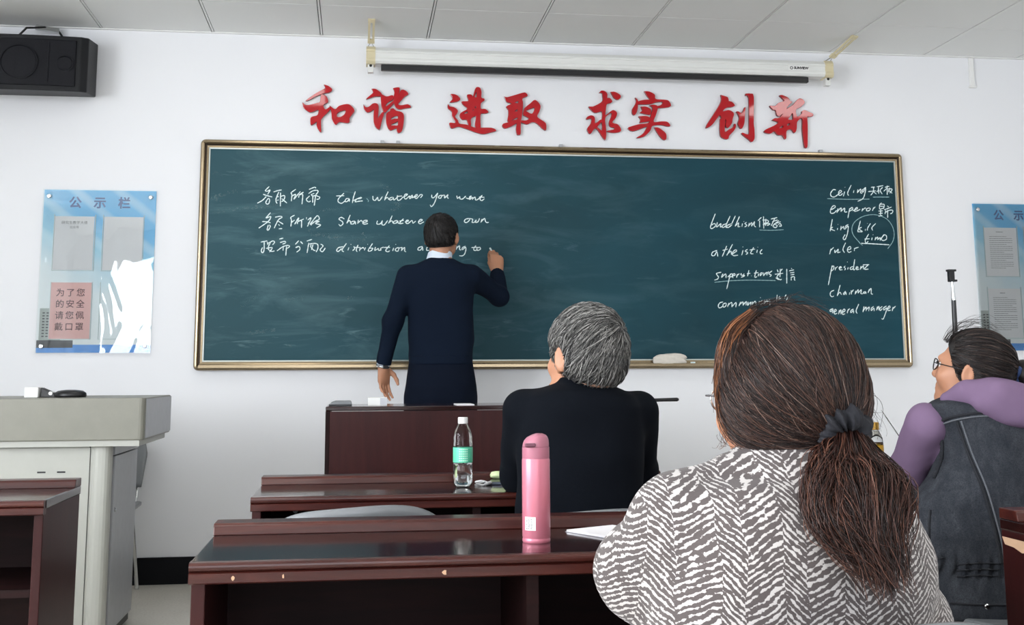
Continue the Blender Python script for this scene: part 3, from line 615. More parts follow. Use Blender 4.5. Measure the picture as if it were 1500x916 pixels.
MB().obox((-.27, -.085, 2.945), (.06, .012, .012), np.array(Matrix.Rotation(.5, 3, 'Z'))).obj('cable_bracket', M_CHROME, sp)

# ================================================================ NOTICE BOARDS
def poster_mat():
    m = NT('blue_printed_poster'); tc = m.coord(); sep = m.node('ShaderNodeSeparateXYZ'); m.link(tc, sep.inputs[0])
    x, z = sep.outputs['X'], sep.outputs['Z']
    w = m.noise(m.coord((1, 1, 1)), 3.5, 2)
    t = m.math('ADD', m.math('MULTIPLY', z, 1.15), m.math('MULTIPLY', x, 0.55))
    t = m.math('ADD', t, m.math('MULTIPLY', m.math('SUBTRACT', w, .5), .28))
    c = m.ramp(t, [(.18, rgb(232, 236, 238)), (.52, rgb(222, 232, 238)), (.78, rgb(150, 206, 232)), (1.0, rgb(78, 176, 232))])
    st = m.node('ShaderNodeTexWave'); st.inputs['Scale'].default_value = 2.2; st.inputs['Distortion'].default_value = 0.6
    m.link(m.coord((1, 1, 1), rot=(0, .9, 0)), st.inputs['Vector'])
    c = m.mix(m.math('MULTIPLY', m.rng(st.outputs['Fac'], .6, 1, 0, .35), m.rng(t, .35, .8, 0, 1)), c, rgb(214, 238, 248))
    m.set(base=c, rough=0.35); return m.m
def cover_mat():
    m = NT('clear_acrylic_cover'); tr = m.node('ShaderNodeBsdfTransparent'); gl = m.node('ShaderNodeBsdfGlossy'); gl.inputs['Roughness'].default_value = 0.015
    fr = m.node('ShaderNodeFresnel'); fr.inputs[0].default_value = 1.45; mx = m.node('ShaderNodeMixShader')
    v = m.coord((3.0, 1, 1.6)); n = m.noise(v, 1.7, 2, .4, .6)
    b = m.node('ShaderNodeBump'); b.inputs['Strength'].default_value = 0.24; b.inputs['Distance'].default_value = 0.012
    m.link(n, b.inputs['Height']); m.link(b.outputs[0], gl.inputs['Normal'])
    tr.inputs[0].default_value = (.96, .975, .97, 1)
    m.link(fr.outputs[0], mx.inputs[0]); m.link(tr.outputs[0], mx.inputs[1]); m.link(gl.outputs[0], mx.inputs[2]); m.link(mx.outputs[0], m.out.inputs[0]); return m.m
M_POSTER = poster_mat(); M_COVER = cover_mat()
M_NAVY = plain('navy_blue_print', rgb(22, 74, 142), 0.5)
M_BLUEBAND = plain('bright_blue_band', rgb(18, 136, 226), 0.4)
M_BLDG = plain('printed_grey_tower', rgb(168, 176, 172), 0.6)
M_BLDG_D = plain('printed_dark_base', rgb(44, 48, 54), 0.6, 0, .3, 200)
M_PINK = plain('pink_paper', rgb(240, 188, 184), 0.8, 0, .03)
M_POCKET = plain('pocket_edge_acrylic', rgb(196, 210, 212), 0.2)
def notice_board(x0, label):
    x1, z0, z1 = x0 + .586, 1.200, 2.074
    t = thing('notice_board', label, 'notice board', (x0, -.001, z0), 'blue notice boards on the front wall')
    MB().box(x0, x1, -.006, -.001, z0, z1).obj('backing_panel', M_POSTER, t)
    MB().box(x0, x1, -.0068, -.0058, z0, z0 + .042).obj('blue_band', M_BLUEBAND, t)
    for k, ch in enumerate('公示栏'):
        text_mesh(ch, .066, M_NAVY, 'header_character', t, (x0 + (.163, .291, .419)[k], -.0066, z1 - .072), bold=.0018)
    bl = MB(); bl.mat(0).box(x0 + .010, x0 + .12, -.0068, -.0058, z0 + .065, z0 + .235)
    bl.mat(1)
    for r in range(9):
        for q in range(2): bl.box(x0 + .024 + q * .020, x0 + .036 + q * .020, -.0072, -.0066, z0 + .083 + r * .0155, z0 + .090 + r * .0155)
    bl.box(x0, x0 + .185, -.0073, -.0058, z0 + .026, z0 + .066)
    bl.obj('printed_building', [M_BLDG, M_BLDG_D], t)
    for cx in (x0 + .058, x0 + .312):
        for cz in (z0 + .070, z0 + .435):
            f = MB(); w, h = .216, .305
            for (p, q, r, s) in ((0, w, 0, .003), (0, .003, 0, h), (w - .003, w, 0, h)): f.box(cx + p, cx + q, -.0105, -.0062, cz + r, cz + s)
            f.obj('paper_pocket', M_POCKET, t)
    MB().box(x0 - .002, x1 + .002, -.0165, -.0140, z0 - .002, z1 + .002).obj('clear_cover', M_COVER, t)
    for cx in (x0 + .028, x1 - .028):
        for cz in (z0 + .034, z1 - .036):
            MB().lathe([(.0045, .001), (.0045, .013), (.0115, .0135), (.0115, .019), (.009, .0215), (0, .022)], (cx, 0, cz), 20, 'y').obj('standoff_screw', M_CHROME, t, smooth=False)
    return t
NL, NR = -.259, 5.068
notice_board(NL, 'blue notice board on the wall left of the chalkboard, with a pink sheet')
notice_board(NR, 'blue notice board at the right edge, behind the woman in the denim vest')
def sheet(name, label, x, z, w, h, mat, group=None):
    return tag(MB().box(x, x + w, -.0095, -.0078, z, z + h).obj(name, mat, None, loc=(x + w / 2, -.0085, z)), label, 'paper sheet', group)
def printed(o, x, z, w, n, dz, seed, thick=.0028):
    r = np.random.default_rng(seed); mb = MB()
    for k in range(n):
        L = w * (1 if k % 4 else .6 + .3 * r.random()); p = 0
        while p < L:
            q = min(L, p + r.uniform(.006, .020)); mb.box(x + p, x + q, -.0098, -.0094, z - k * dz, z - k * dz + thick); p = q + .0025
    return mb.obj('print_lines', M_INK, o)
s1 = sheet('notice_sheet', 'white sheet with small print, upper left on the left notice board', NL + .062, 1.2 + .440, .205, .290, M_PAPER)
text_mesh('研究生教学大楼', .019, M_INK, 'print_title', s1, (NL + .165, -.0096, 1.2 + .695), spacing=1.05)
text_mesh('公众号', .016, M_INK, 'print_title', s1, (NL + .165, -.0096, 1.2 + .670))
s2 = sheet('notice_sheet', 'blank white sheet in the upper right pocket of the left notice board', NL + .318, 1.2 + .440, .205, .290, M_PAPER)
s3 = sheet('pink_notice', 'pink sheet about wearing masks, lower left on the left notice board', NL + .060, 1.2 + .073, .209, .300, M_PINK)
M_PINKINK = plain('dark_maroon_print', rgb(92, 52, 56), 0.8)
for r, row in enumerate(('为了您', '的安全', '请您佩', '戴口罩')):
    for k, ch in enumerate(row):
        text_mesh(ch, .045, M_PINKINK, 'print_character', s3, (NL + .110 + k * .0525, -.0097, 1.2 + .316 - r * .0605), bold=.0004)
for (cx, cz, nm, sd) in ((.062, .440, 'upper left', 1), (.318, .440, 'upper right', 2), (.062, .075, 'lower left', 3), (.318, .075, 'lower right', 4)):
    o = sheet('printed_page', 'page of fine print, %s pocket of the right notice board' % nm, NR + cx, 1.2 + cz, .205, .290, M_PAPER)
    printed(o, NR + cx + .030, 1.2 + cz + .235, .145, 17, .0118, sd); printed(o, NR + cx + .075, 1.2 + cz + .262, .05, 1, .01, sd + 9, .004)

# ================================================================ STEEL LECTERN CABINET (front left)
px1 = .580; px0 = -.80; pyf, pyb = -1.58, -.90
pd = thing('podium_cabinet', 'grey steel multimedia lectern cabinet at the left, in front of the notice board', 'lectern', ((px0 + px1) / 2, (pyf + pyb) / 2, 0))
def rbox(x0, x1, y0, y1, z0, z1, r, n=5):
    P = []
    for (cx, cy, a0) in ((x1 - r, y1 - r, 0), (x0 + r, y1 - r, 90), (x0 + r, y0 + r, 180), (x1 - r, y0 + r, 270)):
        for k in range(n): a = math.radians(a0 + 90 * k / (n - 1)); P.append((cx + r * math.cos(a), cy + r * math.sin(a)))
    return MB().prism(P, 'z', z0, z1)
rbox(px0, px1, pyf, pyb, .823, .990, .022).obj('top_slab', [M_STEEL], pd, bevel=.004)
MB().box(px1 + .0003, px1 + .0025, pyf + .03, pyb - .012, .830, .985).obj('slab_side_plate', M_STEEL_SIDE, pd)
MB().box(px0 + .02, px1 - .018, pyf + .010, pyb - .03, .799, .823).obj('under_trim', M_PODIUM, pd)
bx1 = .446; bx0 = px0 + .10; byf, byb = -1.53, -.935
MB().box(bx0, bx1 - .055, byf, byb, .012, .799).obj('body', M_PODIUM, pd, bevel=.004)
rbox(bx1 - .075, bx1, byf - .012, byf + .075, .004, .799, .030).obj('corner_post', M_PODIUM, pd)
MB().box(bx1 - .056, bx1 - .012, byf + .05, byb, .012, .799).obj('side_recess', M_PODIUM_DARK, pd)
MB().box(bx1 - .012, bx1, byf + .095, byb, .05, .752).obj('side_door', M_STEEL_SIDE, pd, bevel=.003)
MB().box(bx1 - .012, bx1 + .002, byf + .078, byb, .758, .799).obj('side_flange', M_STEEL_SIDE, pd)
MB().lathe([(.010, 0), (.010, .004), (.006, .006), (0, .006)], (bx1, byf + .125, .535), 16, 'x').obj('door_lock', M_CHROME, pd)
MB().box(bx1 - .083, bx1 - .078, byf - .0035, byf - .0005, .012, .798).obj('panel_seam', M_PODIUM_DARK, pd)
MB().box(bx0, bx1 - .08, byf - .004, byf - .0005, .012, .793).obj('front_panel', M_PODIUM, pd)
for x in (wp(61, 692, byf)[0], wp(90, 692, byf)[0]): MB().box(x - .016, x + .016, byf - .0052, byf - .0035, wp(75, 692, byf)[2] - .003, wp(75, 692, byf)[2] + .003).obj('vent_slot', M_BLACK, pd)
for x in (bx1 - .05, bx0 + .05):
    for y in (byf + .05, byb - .03): MB().box(x - .02, x + .02, y - .02, y + .02, 0, .012).obj('foot', M_BLACK, pd)
# things on the cabinet top
def pxat(u, Y): return wp(u, 580, Y)[0]
Yp = -1.34; PT_ = .990
t = thing('white_adapter', 'small white box lying on the steel lectern, beside the black device', 'box', (pxat(49, Yp), Yp, PT_))
x = pxat(49, Yp); MB().box(x - .028, x + .028, Yp - .04, Yp + .04, PT_, PT_ + .043).obj('case', M_WHITE, t, bevel=.004)
t = thing('black_microphone_base', 'small black microphone base between the white box and the black disc', 'microphone', (pxat(69, Yp), Yp, PT_))
x = pxat(68, Yp); MB().prism([(x - .018, PT_), (x + .046, PT_), (x + .034, PT_ + .018), (x - .018, PT_ + .041)], 'y', Yp - .025, Yp + .025).obj('base', M_BLACK, t, bevel=.003)
MB().tube([(x + .022, Yp - .027, PT_ + .017), (x + .022, Yp + .027, PT_ + .017)], .008, 12).obj('button', M_WHITE, t)
t = thing('black_disc', 'round flat black disc lying on the steel lectern', 'disc', (pxat(103, Yp), Yp, PT_))
x = pxat(103, Yp); MB().lathe([(0, 0), (.061, 0), (.065, .006), (.063, .018), (.050, .027), (.02, .031), (0, .031)], (x, Yp, PT_), 40).obj('shell', M_BLACK, t, smooth=True)

# ================================================================ WOODEN CLASSROOM DESKS
DW, DD = 1.20, .42
def desk(name, label, x0, yf, group='wooden classroom desks', chips=(), chipside=False):
    t = thing(name, label, 'desk', (x0 + DW / 2, yf + DD / 2, 0), group)
    x1, yb = x0 + DW, yf + DD
    MB().box(x0, x1, yf + .016, yb, .736, .760).obj('desk_top', M_WOOD, t, bevel=.003)
    # moulded front edge: rounded upper bead over a square lower lip
    P = [(yf + .020, .7595)] + [(yf + .008 - .008 * math.sin(a), .7515 + .008 * math.cos(a)) for a in np.linspace(0, math.pi, 9)] + [(yf + .005, .7425), (yf + .001, .741), (yf + .001, .7255), (yf + .004, .723), (yf + .030, .723), (yf + .030, .7595)]
    MB().prism(P, 'x', x0, x1).obj('front_edge', M_WOOD_LIP, t)
    MB().prism([(yb - .075, .760), (yb - .070, .778), (yb - .064, .783), (yb, .783), (yb, .760)], 'x', x0, x1).obj('back_ledge', M_WOOD_LIP, t, bevel=.002)
    for (p, q, nm) in ((x0 + .003, x0 + .027, 'side_panel'), (x1 - .027, x1 - .003, 'side_panel')):
        MB().box(p, q, yf + .018, yb, 0, .736).obj(nm, M_WOOD_PANEL, t, bevel=.002)
    MB().box(x0 + DW / 2 - .011, x0 + DW / 2 + .011, yf + .022, yb - .016, .535, .736).obj('divider', M_WOOD_IN, t)
    MB().box(x0 + .027, x1 - .027, yf + .025, yb - .016, .515, .535).obj('book_shelf', M_WOOD_IN, t)
    MB().box(x0 + .027, x1 - .027, yb - .016, yb, .14, .736).obj('modesty_panel', M_WOOD_IN, t)
    for (cx, w, sd) in chips:
        r = np.random.default_rng(sd); pl = [(cx + w * math.cos(a) * r.uniform(.5, 1.1), .7335 + .005 * math.sin(a) * r.uniform(.4, 1.2)) for a in np.linspace(0, 6.28, 9)[:-1]]
        MB().prism(pl, 'y', yf - .0003, yf + .002).obj('worn_chip', M_WOOD_CHIP, t)
    if chipside:
        MB().prism([(yf + .05, .7215), (yf + .415, .7215), (yf + .405, .706), (yf + .37, .704), (yf + .34, .696), (yf + .315, .700), (yf + .29, .688), (yf + .26, .692), (yf + .15, .700), (yf + .05, .690)], 'x', x0 + .0012, x0 + .004).obj('worn_chip', M_WOOD_CHIP, t)
    for x in (x0 + .068, x1 - .068):
        MB().lathe([(.008, 0), (.008, .003), (0, .0045)], (x + .03, yb - .016, .68), 12, 'y').obj('screw_cap', M_WOOD_CHIP if False else M_STEEL_SIDE, t)
    return t
desk('classroom_desk', 'dark wooden desk in the foreground with the pink flask on it', 1.140, -4.37, chips=((1.58, .005, 3), (1.215, .003, 4), (1.30, .0025, 8)))
desk('classroom_desk', 'dark wooden desk one row ahead, with the water bottle on it', 1.150, -3.285)
desk('classroom_desk', 'dark wooden desk at the lower left corner, in front of the steel lectern', .625 - DW, -3.270)
desk('classroom_desk', 'wooden desk with a chipped side at the right edge of the picture', 2.828, -4.44, chipside=True)
desk('classroom_desk', 'wooden desk the woman in the denim vest sits at, mostly hidden', 2.90, -3.285)

# tall-fronted table ahead of the first desk row
tx0, tx1, ty, tz = 1.297, 2.62, -1.50, .930
t = thing('presenter_table', 'tall mahogany-fronted table in front of the standing man', 'table', ((tx0 + tx1) / 2, ty + .22, 0))
MB().box(tx0 + .018, tx1 - .018, ty + .002, ty + .022, .05, tz - .004).obj('front_panel', M_WOOD_PANEL, t)
for (p, q) in ((tx0, tx0 + .018), (tx1 - .018, tx1)): MB().box(p, q, ty, ty + .42, 0, tz - .002).obj('side_panel', M_WOOD_IN, t, bevel=.002)
MB().box(tx0, tx1, ty - .002, ty + .44, tz - .002, tz + .016).obj('table_top', M_WOOD, t, bevel=.004)
zt = tz + .016
def on(u, Y=ty + .14): return wp(u, 599, Y)[0]
t = thing('grey_case', 'small grey rounded case at the left end of the tall-fronted table', 'case', (on(498), ty + .12, zt))
x0, x1 = on(481), on(515)
P = [(x0, zt), (x1, zt), (x1, zt + .018), (x1 - .006, zt + .022), (x0 + .03, zt + .022), (x0 + .012, zt + .016)]
MB().prism(P, 'y', ty + .06, ty + .17).obj('shell', M_GRAYP, t, bevel=.004)
MB().box(x0 + .004, x1 + .001, ty + .058, ty + .172, zt + .002, zt + .008).obj('band', M_BLACK, t)
t = thing('chalk_box', 'small white chalk box on the tall-fronted table, below the standing man\'s hand', 'box', (on(552), ty + .18, zt))
x0, x1 = on(539), on(567)
MB().box(x0, x1, ty + .15, ty + .22, zt, zt + .034).obj('carton', M_WHITE, t, bevel=.0015)
MB().box(x0 + .052, x1 + .0005, ty + .1495, ty + .2205, zt + .002, zt + .032).obj('printed_band', plain('pale_grey_print', rgb(198, 200, 206), .7), t)
t = MB().box(on(667), on(692), ty + .05, ty + .23, zt, zt + .004).obj('paper_stack', M_PAPER, None, loc=(on(680), ty + .14, zt))
tag(t, 'flat white papers on the tall-fronted table, by the standing man\'s trousers', 'paper')
t = thing('pointer_stick', 'thin black pointer stick jutting from the table, right of the grey-haired man', 'pointer', (2.66, ty + .16, zt))
a, b = np.array((2.40, ty + .18, zt + .007)), np.array((2.855, ty + .155, zt + .015))
a[2] = zt + .0065; tt = (2.62 - a[0]) / (b[0] - a[0])
MB().tube([a, a + (b - a) * .72], .0042, 10).obj('shaft', M_BLACK, t)
MB().tube([a + (b - a) * .70, a + (b - a) * .74, a + (b - a) * .985, b], [.004, .0075, .0085, .005], 12).obj('handle', M_BLACK, t)

# ================================================================ GREY PLASTIC CHAIRS
def chair(label, px, py, rz=0.0, proto=[]):
    if proto:
        t = copy_tree(proto[0]); t.location = (px, py, 0); t.rotation_euler = (0, 0, rz); t['label'] = label; return t
    t = thing('plastic_chair', label, 'chair', (0, 0, 0), 'grey plastic chairs')
    # sitter faces +y, so the back shell stands at y = -0.2
    nu, nv = 25, 13; vs = []; prof = []
    for side in (0, 1):
        for i in range(nv):
            s = i / (nv - 1)
            for j in range(nu):
                a = -1 + 2 * j / (nu - 1)
                w = .215 * (1 - .10 * (1 - s)) * (1 - .10 * max(0, s - .72) / .28 * 1.0)
                top = .782 - .030 * abs(a) ** 5 - .012 * abs(a) ** 2 + .004 * math.sin(a * 3)
                z = .515 + (top - .515) * s
                y = -.205 - .075 * s - .0 + .055 * a * a - (.013 if side else 0)
                vs.append((a * w, y, z))
    fs = []; o2 = nu * nv
    for i in range(nv - 1):
        for j in range(nu - 1):
            k = i * nu + j; fs.append((k, k + 1, k + nu + 1, k + nu)); fs.append((o2 + k, o2 + k + nu, o2 + k + nu + 1, o2 + k + 1))
    rim = [j for j in range(nu)] + [i * nu + nu - 1 for i in range(1, nv)] + [(nv - 1) * nu + j for j in range(nu - 2, -1, -1)] + [i * nu for i in range(nv - 2, 0, -1)]
    for k in range(len(rim)): p, q = rim[k], rim[(k + 1) % len(rim)]; fs.append((q, p, o2 + p, o2 + q))
    mesh_obj('backrest', vs, fs, M_GRAYP, t, smooth=True)
    P = []
    for (cx, cy, a0) in ((.15, .14, 0), (-.15, .14, 90), (-.14, -.15, 180), (.14, -.15, 270)):
        for k in range(6): a = math.radians(a0 + 18 * k); P.append((cx + .06 * math.cos(a), cy + .06 * math.sin(a)))
    MB().prism(P, 'z', .425, .443).obj('seat', M_GRAYP, t, bevel=.006)
    for s in (-1, 1):
        MB().tube([(s * .16, -.17, .43), (s * .165, -.19, .46), (s * .165, -.232, .60), (s * .165, -.252, .68)], .009, 10).obj('back_support', M_CHROME, t)
        MB().tube([(s * .15, .15, .425), (s * .18, .20, 0)], .010, 10).obj('leg', M_CHROME, t)
        MB().tube([(s * .15, -.15, .425), (s * .18, -.23, 0)], .010, 10).obj('leg', M_CHROME, t)
    MB().tube([(-.15, .15, .415), (.15, .15, .415), (.15, -.15, .415), (-.15, -.15, .415), (-.15, .15, .415)], .009, 8).obj('seat_frame', M_CHROME, t)
    proto.append(t); t.location = (px, py, 0); t.rotation_euler = (0, 0, rz); return t
bpy.context.view_layer.update()
chair('empty grey plastic chair between the two front desks, left of the grey-haired man', 1.425, -3.475, .03)
chair('grey plastic chair the grey-haired man in black sits on', 2.00, -3.45, -.04).scale = (.96, .96, .972)
sx, sy = 3.20, -3.45
t = thing('plastic_stool', 'grey plastic stool under the woman in the denim vest', 'stool', (sx, sy, 0))
P = [(sx + .20 * math.copysign(abs(math.cos(a)) ** .6, math.cos(a)), sy + .19 * math.copysign(abs(math.sin(a)) ** .6, math.sin(a))) for a in np.linspace(0, 2 * math.pi, 41)[:-1]]
MB().prism(P, 'z', .415, .443).obj('seat', M_GRAYP, t, bevel=.008)
for p_ in (-1, 1):
    for q_ in (-1, 1): MB().tube([(sx + p_ * .13, sy + q_ * .12, .42), (sx + p_ * .17, sy + q_ * .16, 0)], [.018, .014], 10).obj('leg', M_GRAYP, t)
chair('grey plastic chair under the woman in the herringbone coat', 2.03, -4.86, .05)
chair('grey plastic chair mostly hidden between the steel lectern and the wall', .15, -.36, math.pi)

# ================================================================ SMALL THINGS ON THE DESKS
def glassy(name, col, rough=.03, ior=1.45, tr=1.0):
    m = NT(name); m.set(base=col, rough=rough, trans=tr, ior=ior); return m.m
M_PET = glassy('clear_bottle_plastic', (.95, .97, .97, 1), .04, 1.25)
M_WATER = glassy('drinking_water', (.93, .96, .97, 1), 0, 1.30)
M_LABEL = plain('mint_green_bottle_label', rgb(96, 208, 168), .4, 0, .2, 60)
M_LABEL_W = plain('pale_label_print', rgb(196, 238, 222), .5)
bx, by, bz = 1.727, -3.10, .760
t = thing('water_bottle', 'clear water bottle with a mint green label on the second desk', 'bottle', (bx, by, bz))
pr = [(0, .004), (.018, .001), (.024, .004), (.0275, .014), (.0275, .060), (.0262, .064), (.0275, .068), (.0275, .122), (.0262, .128), (.0268, .138), (.0235, .156), (.0165, .172), (.0125, .179), (.0125, .184)]
o = MB().lathe(pr, (bx, by, bz), 40, close=False).obj('bottle_body', M_PET, t, smooth=True)
MB().lathe([(0, .006), (.0235, .006), (.0262, .015), (.0262, .060), (.025, .064), (.0262, .068), (.0262, .105), (0, .105)], (bx, by, bz), 40).obj('water', M_WATER, t, smooth=True)
MB().lathe([(.0282, .070), (.0282, .112)], (bx, by, bz), 40, close=False).obj('bottle_label', M_LABEL, t, smooth=True)
lp = MB()
for k in range(6):
    for q in range(5):
        a = math.radians(-118 + q * 11); a1 = a + math.radians(8); r = .0285; z = bz + .074 + k * .0062
        lp.add([(bx + r * math.cos(a), by + r * math.sin(a), z), (bx + r * math.cos(a1), by + r * math.sin(a1), z), (bx + r * math.cos(a1), by + r * math.sin(a1), z + .003), (bx + r * math.cos(a), by + r * math.sin(a), z + .003)], [(0, 1, 2, 3)])
lp.obj('label_print', M_LABEL_W, t)
MB().lathe([(.0135, .178), (.0142, .180), (.0142, .194), (.013, .196), (0, .196)], (bx, by, bz), 32).obj('bottle_cap', M_WHITE, t)
fx, fy = 1.768, -4.215
M_FLASK = plain('pearl_pink_lacquer', rgb(200, 118, 136), .30, .15, .02)
M_FLASK_D = plain('mauve_pink_lid', rgb(168, 104, 122), .34, 0, .02)
t = thing('pink_flask', 'tall pink vacuum flask with a mauve lid on the foreground desk', 'flask', (fx, fy, .760))
MB().lathe([(0, 0), (.0255, 0), (.0268, .002), (.0268, .006), (.0262, .0075), (.0262, .0095), (.0270, .011), (.0270, .154), (.0262, .157)], (fx, fy, .760), 56, close=False).obj('flask_body', M_FLASK, t, smooth=True, autosm=.6)
MB().lathe([(.0262, .157), (.0264, .158), (.0264, .178), (.0255, .179)], (fx, fy, .760), 56, close=False).obj('lid_collar', M_FLASK_D, t, smooth=True, autosm=.6)
lid = MB(); n = 48; rings = []
for (s, z) in ((1.0, .1795), (1.0, .186), (.97, .192), (.90, .197), (.74, .2015), (.45, .204), (.15, .2045)):
    rings.append([(fx + .0257 * s * math.cos(2 * math.pi * k / n) + .004 * (1 - s), fy + .0257 * s * math.sin(2 * math.pi * k / n),
                   .760 + z - .007 * max(0, -math.cos(2 * math.pi * k / n)) * (1 if z > .183 else 0) * (s if z > .19 else .7)) for k in range(n)])
vs = [p for r in rings for p in r]
fs = [(i * n + k, i * n + (k + 1) % n, (i + 1) * n + (k + 1) % n, (i + 1) * n + k) for i in range(len(rings) - 1) for k in range(n)] + [tuple(range((len(rings) - 1) * n, len(rings) * n))]
mesh_obj('flip_lid', vs, fs, M_FLASK_D, t, smooth=True)
MB().box(fx - .024, fx - .004, fy - .0285, fy - .016, .760 + .180, .760 + .187).obj('lid_latch', plain('dark_mauve_latch', rgb(110, 66, 82), .4), t, bevel=.002)
st = MB()
for k in range(7):
    a = math.radians(-150 + k * 7); a1 = math.radians(-150 + (k + 1) * 7); r = .0273
    st.add([(fx + r * math.cos(a), fy + r * math.sin(a), .784), (fx + r * math.cos(a1), fy + r * math.sin(a1), .784), (fx + r * math.cos(a1), fy + r * math.sin(a1), .809), (fx + r * math.cos(a), fy + r * math.sin(a), .809)], [(0, 1, 2, 3)])
s_ = st.obj('sticker', M_WHITE, t); st = MB(); rr = np.random.default_rng(5)
for k in range(6):
    z = .787 + k * .0034
    for q in range(3):
        a = math.radians(-146 + q * 12 + rr.uniform(0, 3)); a1 = a + math.radians(rr.uniform(4, 9)); r = .0279
        st.add([(fx + r * math.cos(a), fy + r * math.sin(a), z), (fx + r * math.cos(a1), fy + r * math.sin(a1), z), (fx + r * math.cos(a1), fy + r * math.sin(a1), z + .0016), (fx + r * math.cos(a), fy + r * math.sin(a), z + .0016)], [(0, 1, 2, 3)])
st.obj('sticker_print', M_INK, s_)
# phone with a pale green tissue pack on it, white earphone cable beside the bottle
hx, hy = 1.845, -2.985
R = np.array(Matrix.Rotation(-.25, 3, 'Z'))
t = thing('mobile_phone', 'dark mobile phone lying on the second desk by the grey-haired man\'s arm', 'phone', (hx, hy, .760))
MB().obox((hx, hy, .7643), (.036, .075, .0042), R).obj('case', plain('blue_grey_phone_case', rgb(70, 80, 96), .3), t, bevel=.003)
MB().obox((hx, hy, .7688), (.0335, .072, .0004), R).obj('screen', plain('black_glass_screen', rgb(12, 14, 18), .05), t)
M_GREEN = plain('pale_green_wrapper', rgb(208, 224, 172), .4, 0, .15, 40)
lump('tissue_pack', 'pale green pack of tissues on top of the mobile phone', 'tissue pack', (hx + .028, hy + .035, .7692 + .012), (.050, .026, .012), M_GREEN, 9, .18)
pts = catmull([(1.765, -3.075, .763), (1.785, -3.05, .766), (1.80, -3.01, .764), (1.775, -2.99, .7635), (1.79, -3.03, .770), (1.806, -3.06, .765), (1.785, -3.085, .7635), (1.77, -3.06, .7645)], .004)
M_WCAB = plain('white_cable', rgb(236, 236, 238), .5)
t = thing('earphone_cable', 'white bundle of earphone cable between the water bottle and the phone', 'cable', (1.785, -3.04, .76))
MB().tube(pts, .0026, 8).obj('cable', M_WCAB, t); MB().tube([(1.795, -3.075, .765), (1.812, -3.055, .767)], .005, 10).obj('earbud', M_WCAB, t)
# notebook by the coat sleeve
nx, ny = 1.945, -4.13
R = np.array(Matrix.Rotation(.5, 3, 'Z'))
t = thing('open_notebook', 'white notebook on the foreground desk, by the herringbone sleeve', 'notebook', (nx, ny, .760))
MB().obox((nx, ny, .7625), (.062, .085, .0022), R).obj('pages', M_PAPER, t, bevel=.001)
MB().obox((nx, ny, .7606), (.064, .087, .0004), R).obj('cover', plain('grey_notebook_cover', rgb(150, 150, 156), .6), t)
# tea bottle with a gold cap
M_TEA = glassy('amber_tea', (.80, .48, .06, 1), .0, 1.33)
M_GOLD = plain('gold_screw_cap', rgb(178, 138, 62), .3, .6, .05)
qx, qy = wp(1281, 620, -3.0)[0], -3.0
t = thing('tea_bottle', 'small bottle of amber tea with a gold cap, beside the lilac sleeve', 'bottle', (qx, qy, .760))
MB().lathe([(0, .003), (.020, .0), (.0235, .006), (.0235, .100), (.0215, .118), (.0135, .134), (.0105, .139), (.0105, .146)], (qx, qy, .76), 36, close=False).obj('bottle_body', M_PET, t, smooth=True)
MB().lathe([(0, .005), (.0225, .006), (.0225, .099), (.0222, .104), (0, .104)], (qx, qy, .76), 36).obj('tea', M_TEA, t, smooth=True)
MB().lathe([(.0240, .050), (.0240, .096)], (qx, qy, .76), 36, close=False).obj('bottle_label', plain('amber_yellow_label', rgb(214, 164, 40), .45, 0, .25, 50), t, smooth=True)
MB().lathe([(.0125, .142), (.0130, .143), (.0130, .163), (.012, .165), (0, .165)], (qx, qy, .76), 28).obj('bottle_cap', M_GOLD, t)
# slim pen standing out of a cup hidden by the sleeve
a, b = wp(1291, 601, -2.99), wp(1316, 637, -3.0); d = (b - a); b2 = b + d * .5; tt = (b[2] - .7625) / (b[2] - a[2] + 1e-6)
e = a + d * ((a[2] - .7625) / (a[2] - b[2]))
t = thing('slim_stylus', 'thin silver stylus leaning beside the tea bottle by the lilac sleeve', 'stylus', tuple(e))
MB().tube([a, a + d * .35, e], [.0010, .0022, .0026], 8).obj('barrel', M_CHROME, t)
# phone holder on a slim floor tripod, behind the woman in the vest
Yt = -2.30; top = wp(1393, 395, Yt); jn = wp(1394.5, 413, Yt); mid = wp(1397, 440, Yt); low = wp(1400, 500, Yt)
t = thing('phone_tripod', 'slim black tripod with an empty phone clamp behind the woman with glasses and a bun', 'tripod', (low[0], Yt, 0))
MB().box(top[0] - .012, top[0] + .010, Yt - .008, Yt + .010, jn[2], top[2]).box(top[0] - .016, top[0] + .016, Yt - .012, Yt + .012, top[2] - .008, top[2]).box(top[0] - .010, top[0] + .018, Yt - .012, Yt + .012, jn[2], jn[2] + .008).obj('phone_clamp', M_BLACK, t, bevel=.002)
MB().tube([jn + (0, 0, .002), (jn + mid) / 2, mid], [.0045, .006, .0085], 12).obj('ball_joint', M_CHROME, t)
MB().tube([mid, low, np.array((low[0], Yt, .95)), np.array((low[0], Yt, .12))], [.0085, .0095, .0115, .013], 12).obj('pole', M_BLACK, t)
for k in range(3):
    a = 2 * math.pi * k / 3 + .4; MB().tube([(low[0], Yt, .20), (low[0] + .20 * math.cos(a), Yt + .20 * math.sin(a), .008)], .008, 8).obj('leg', M_BLACK, t)
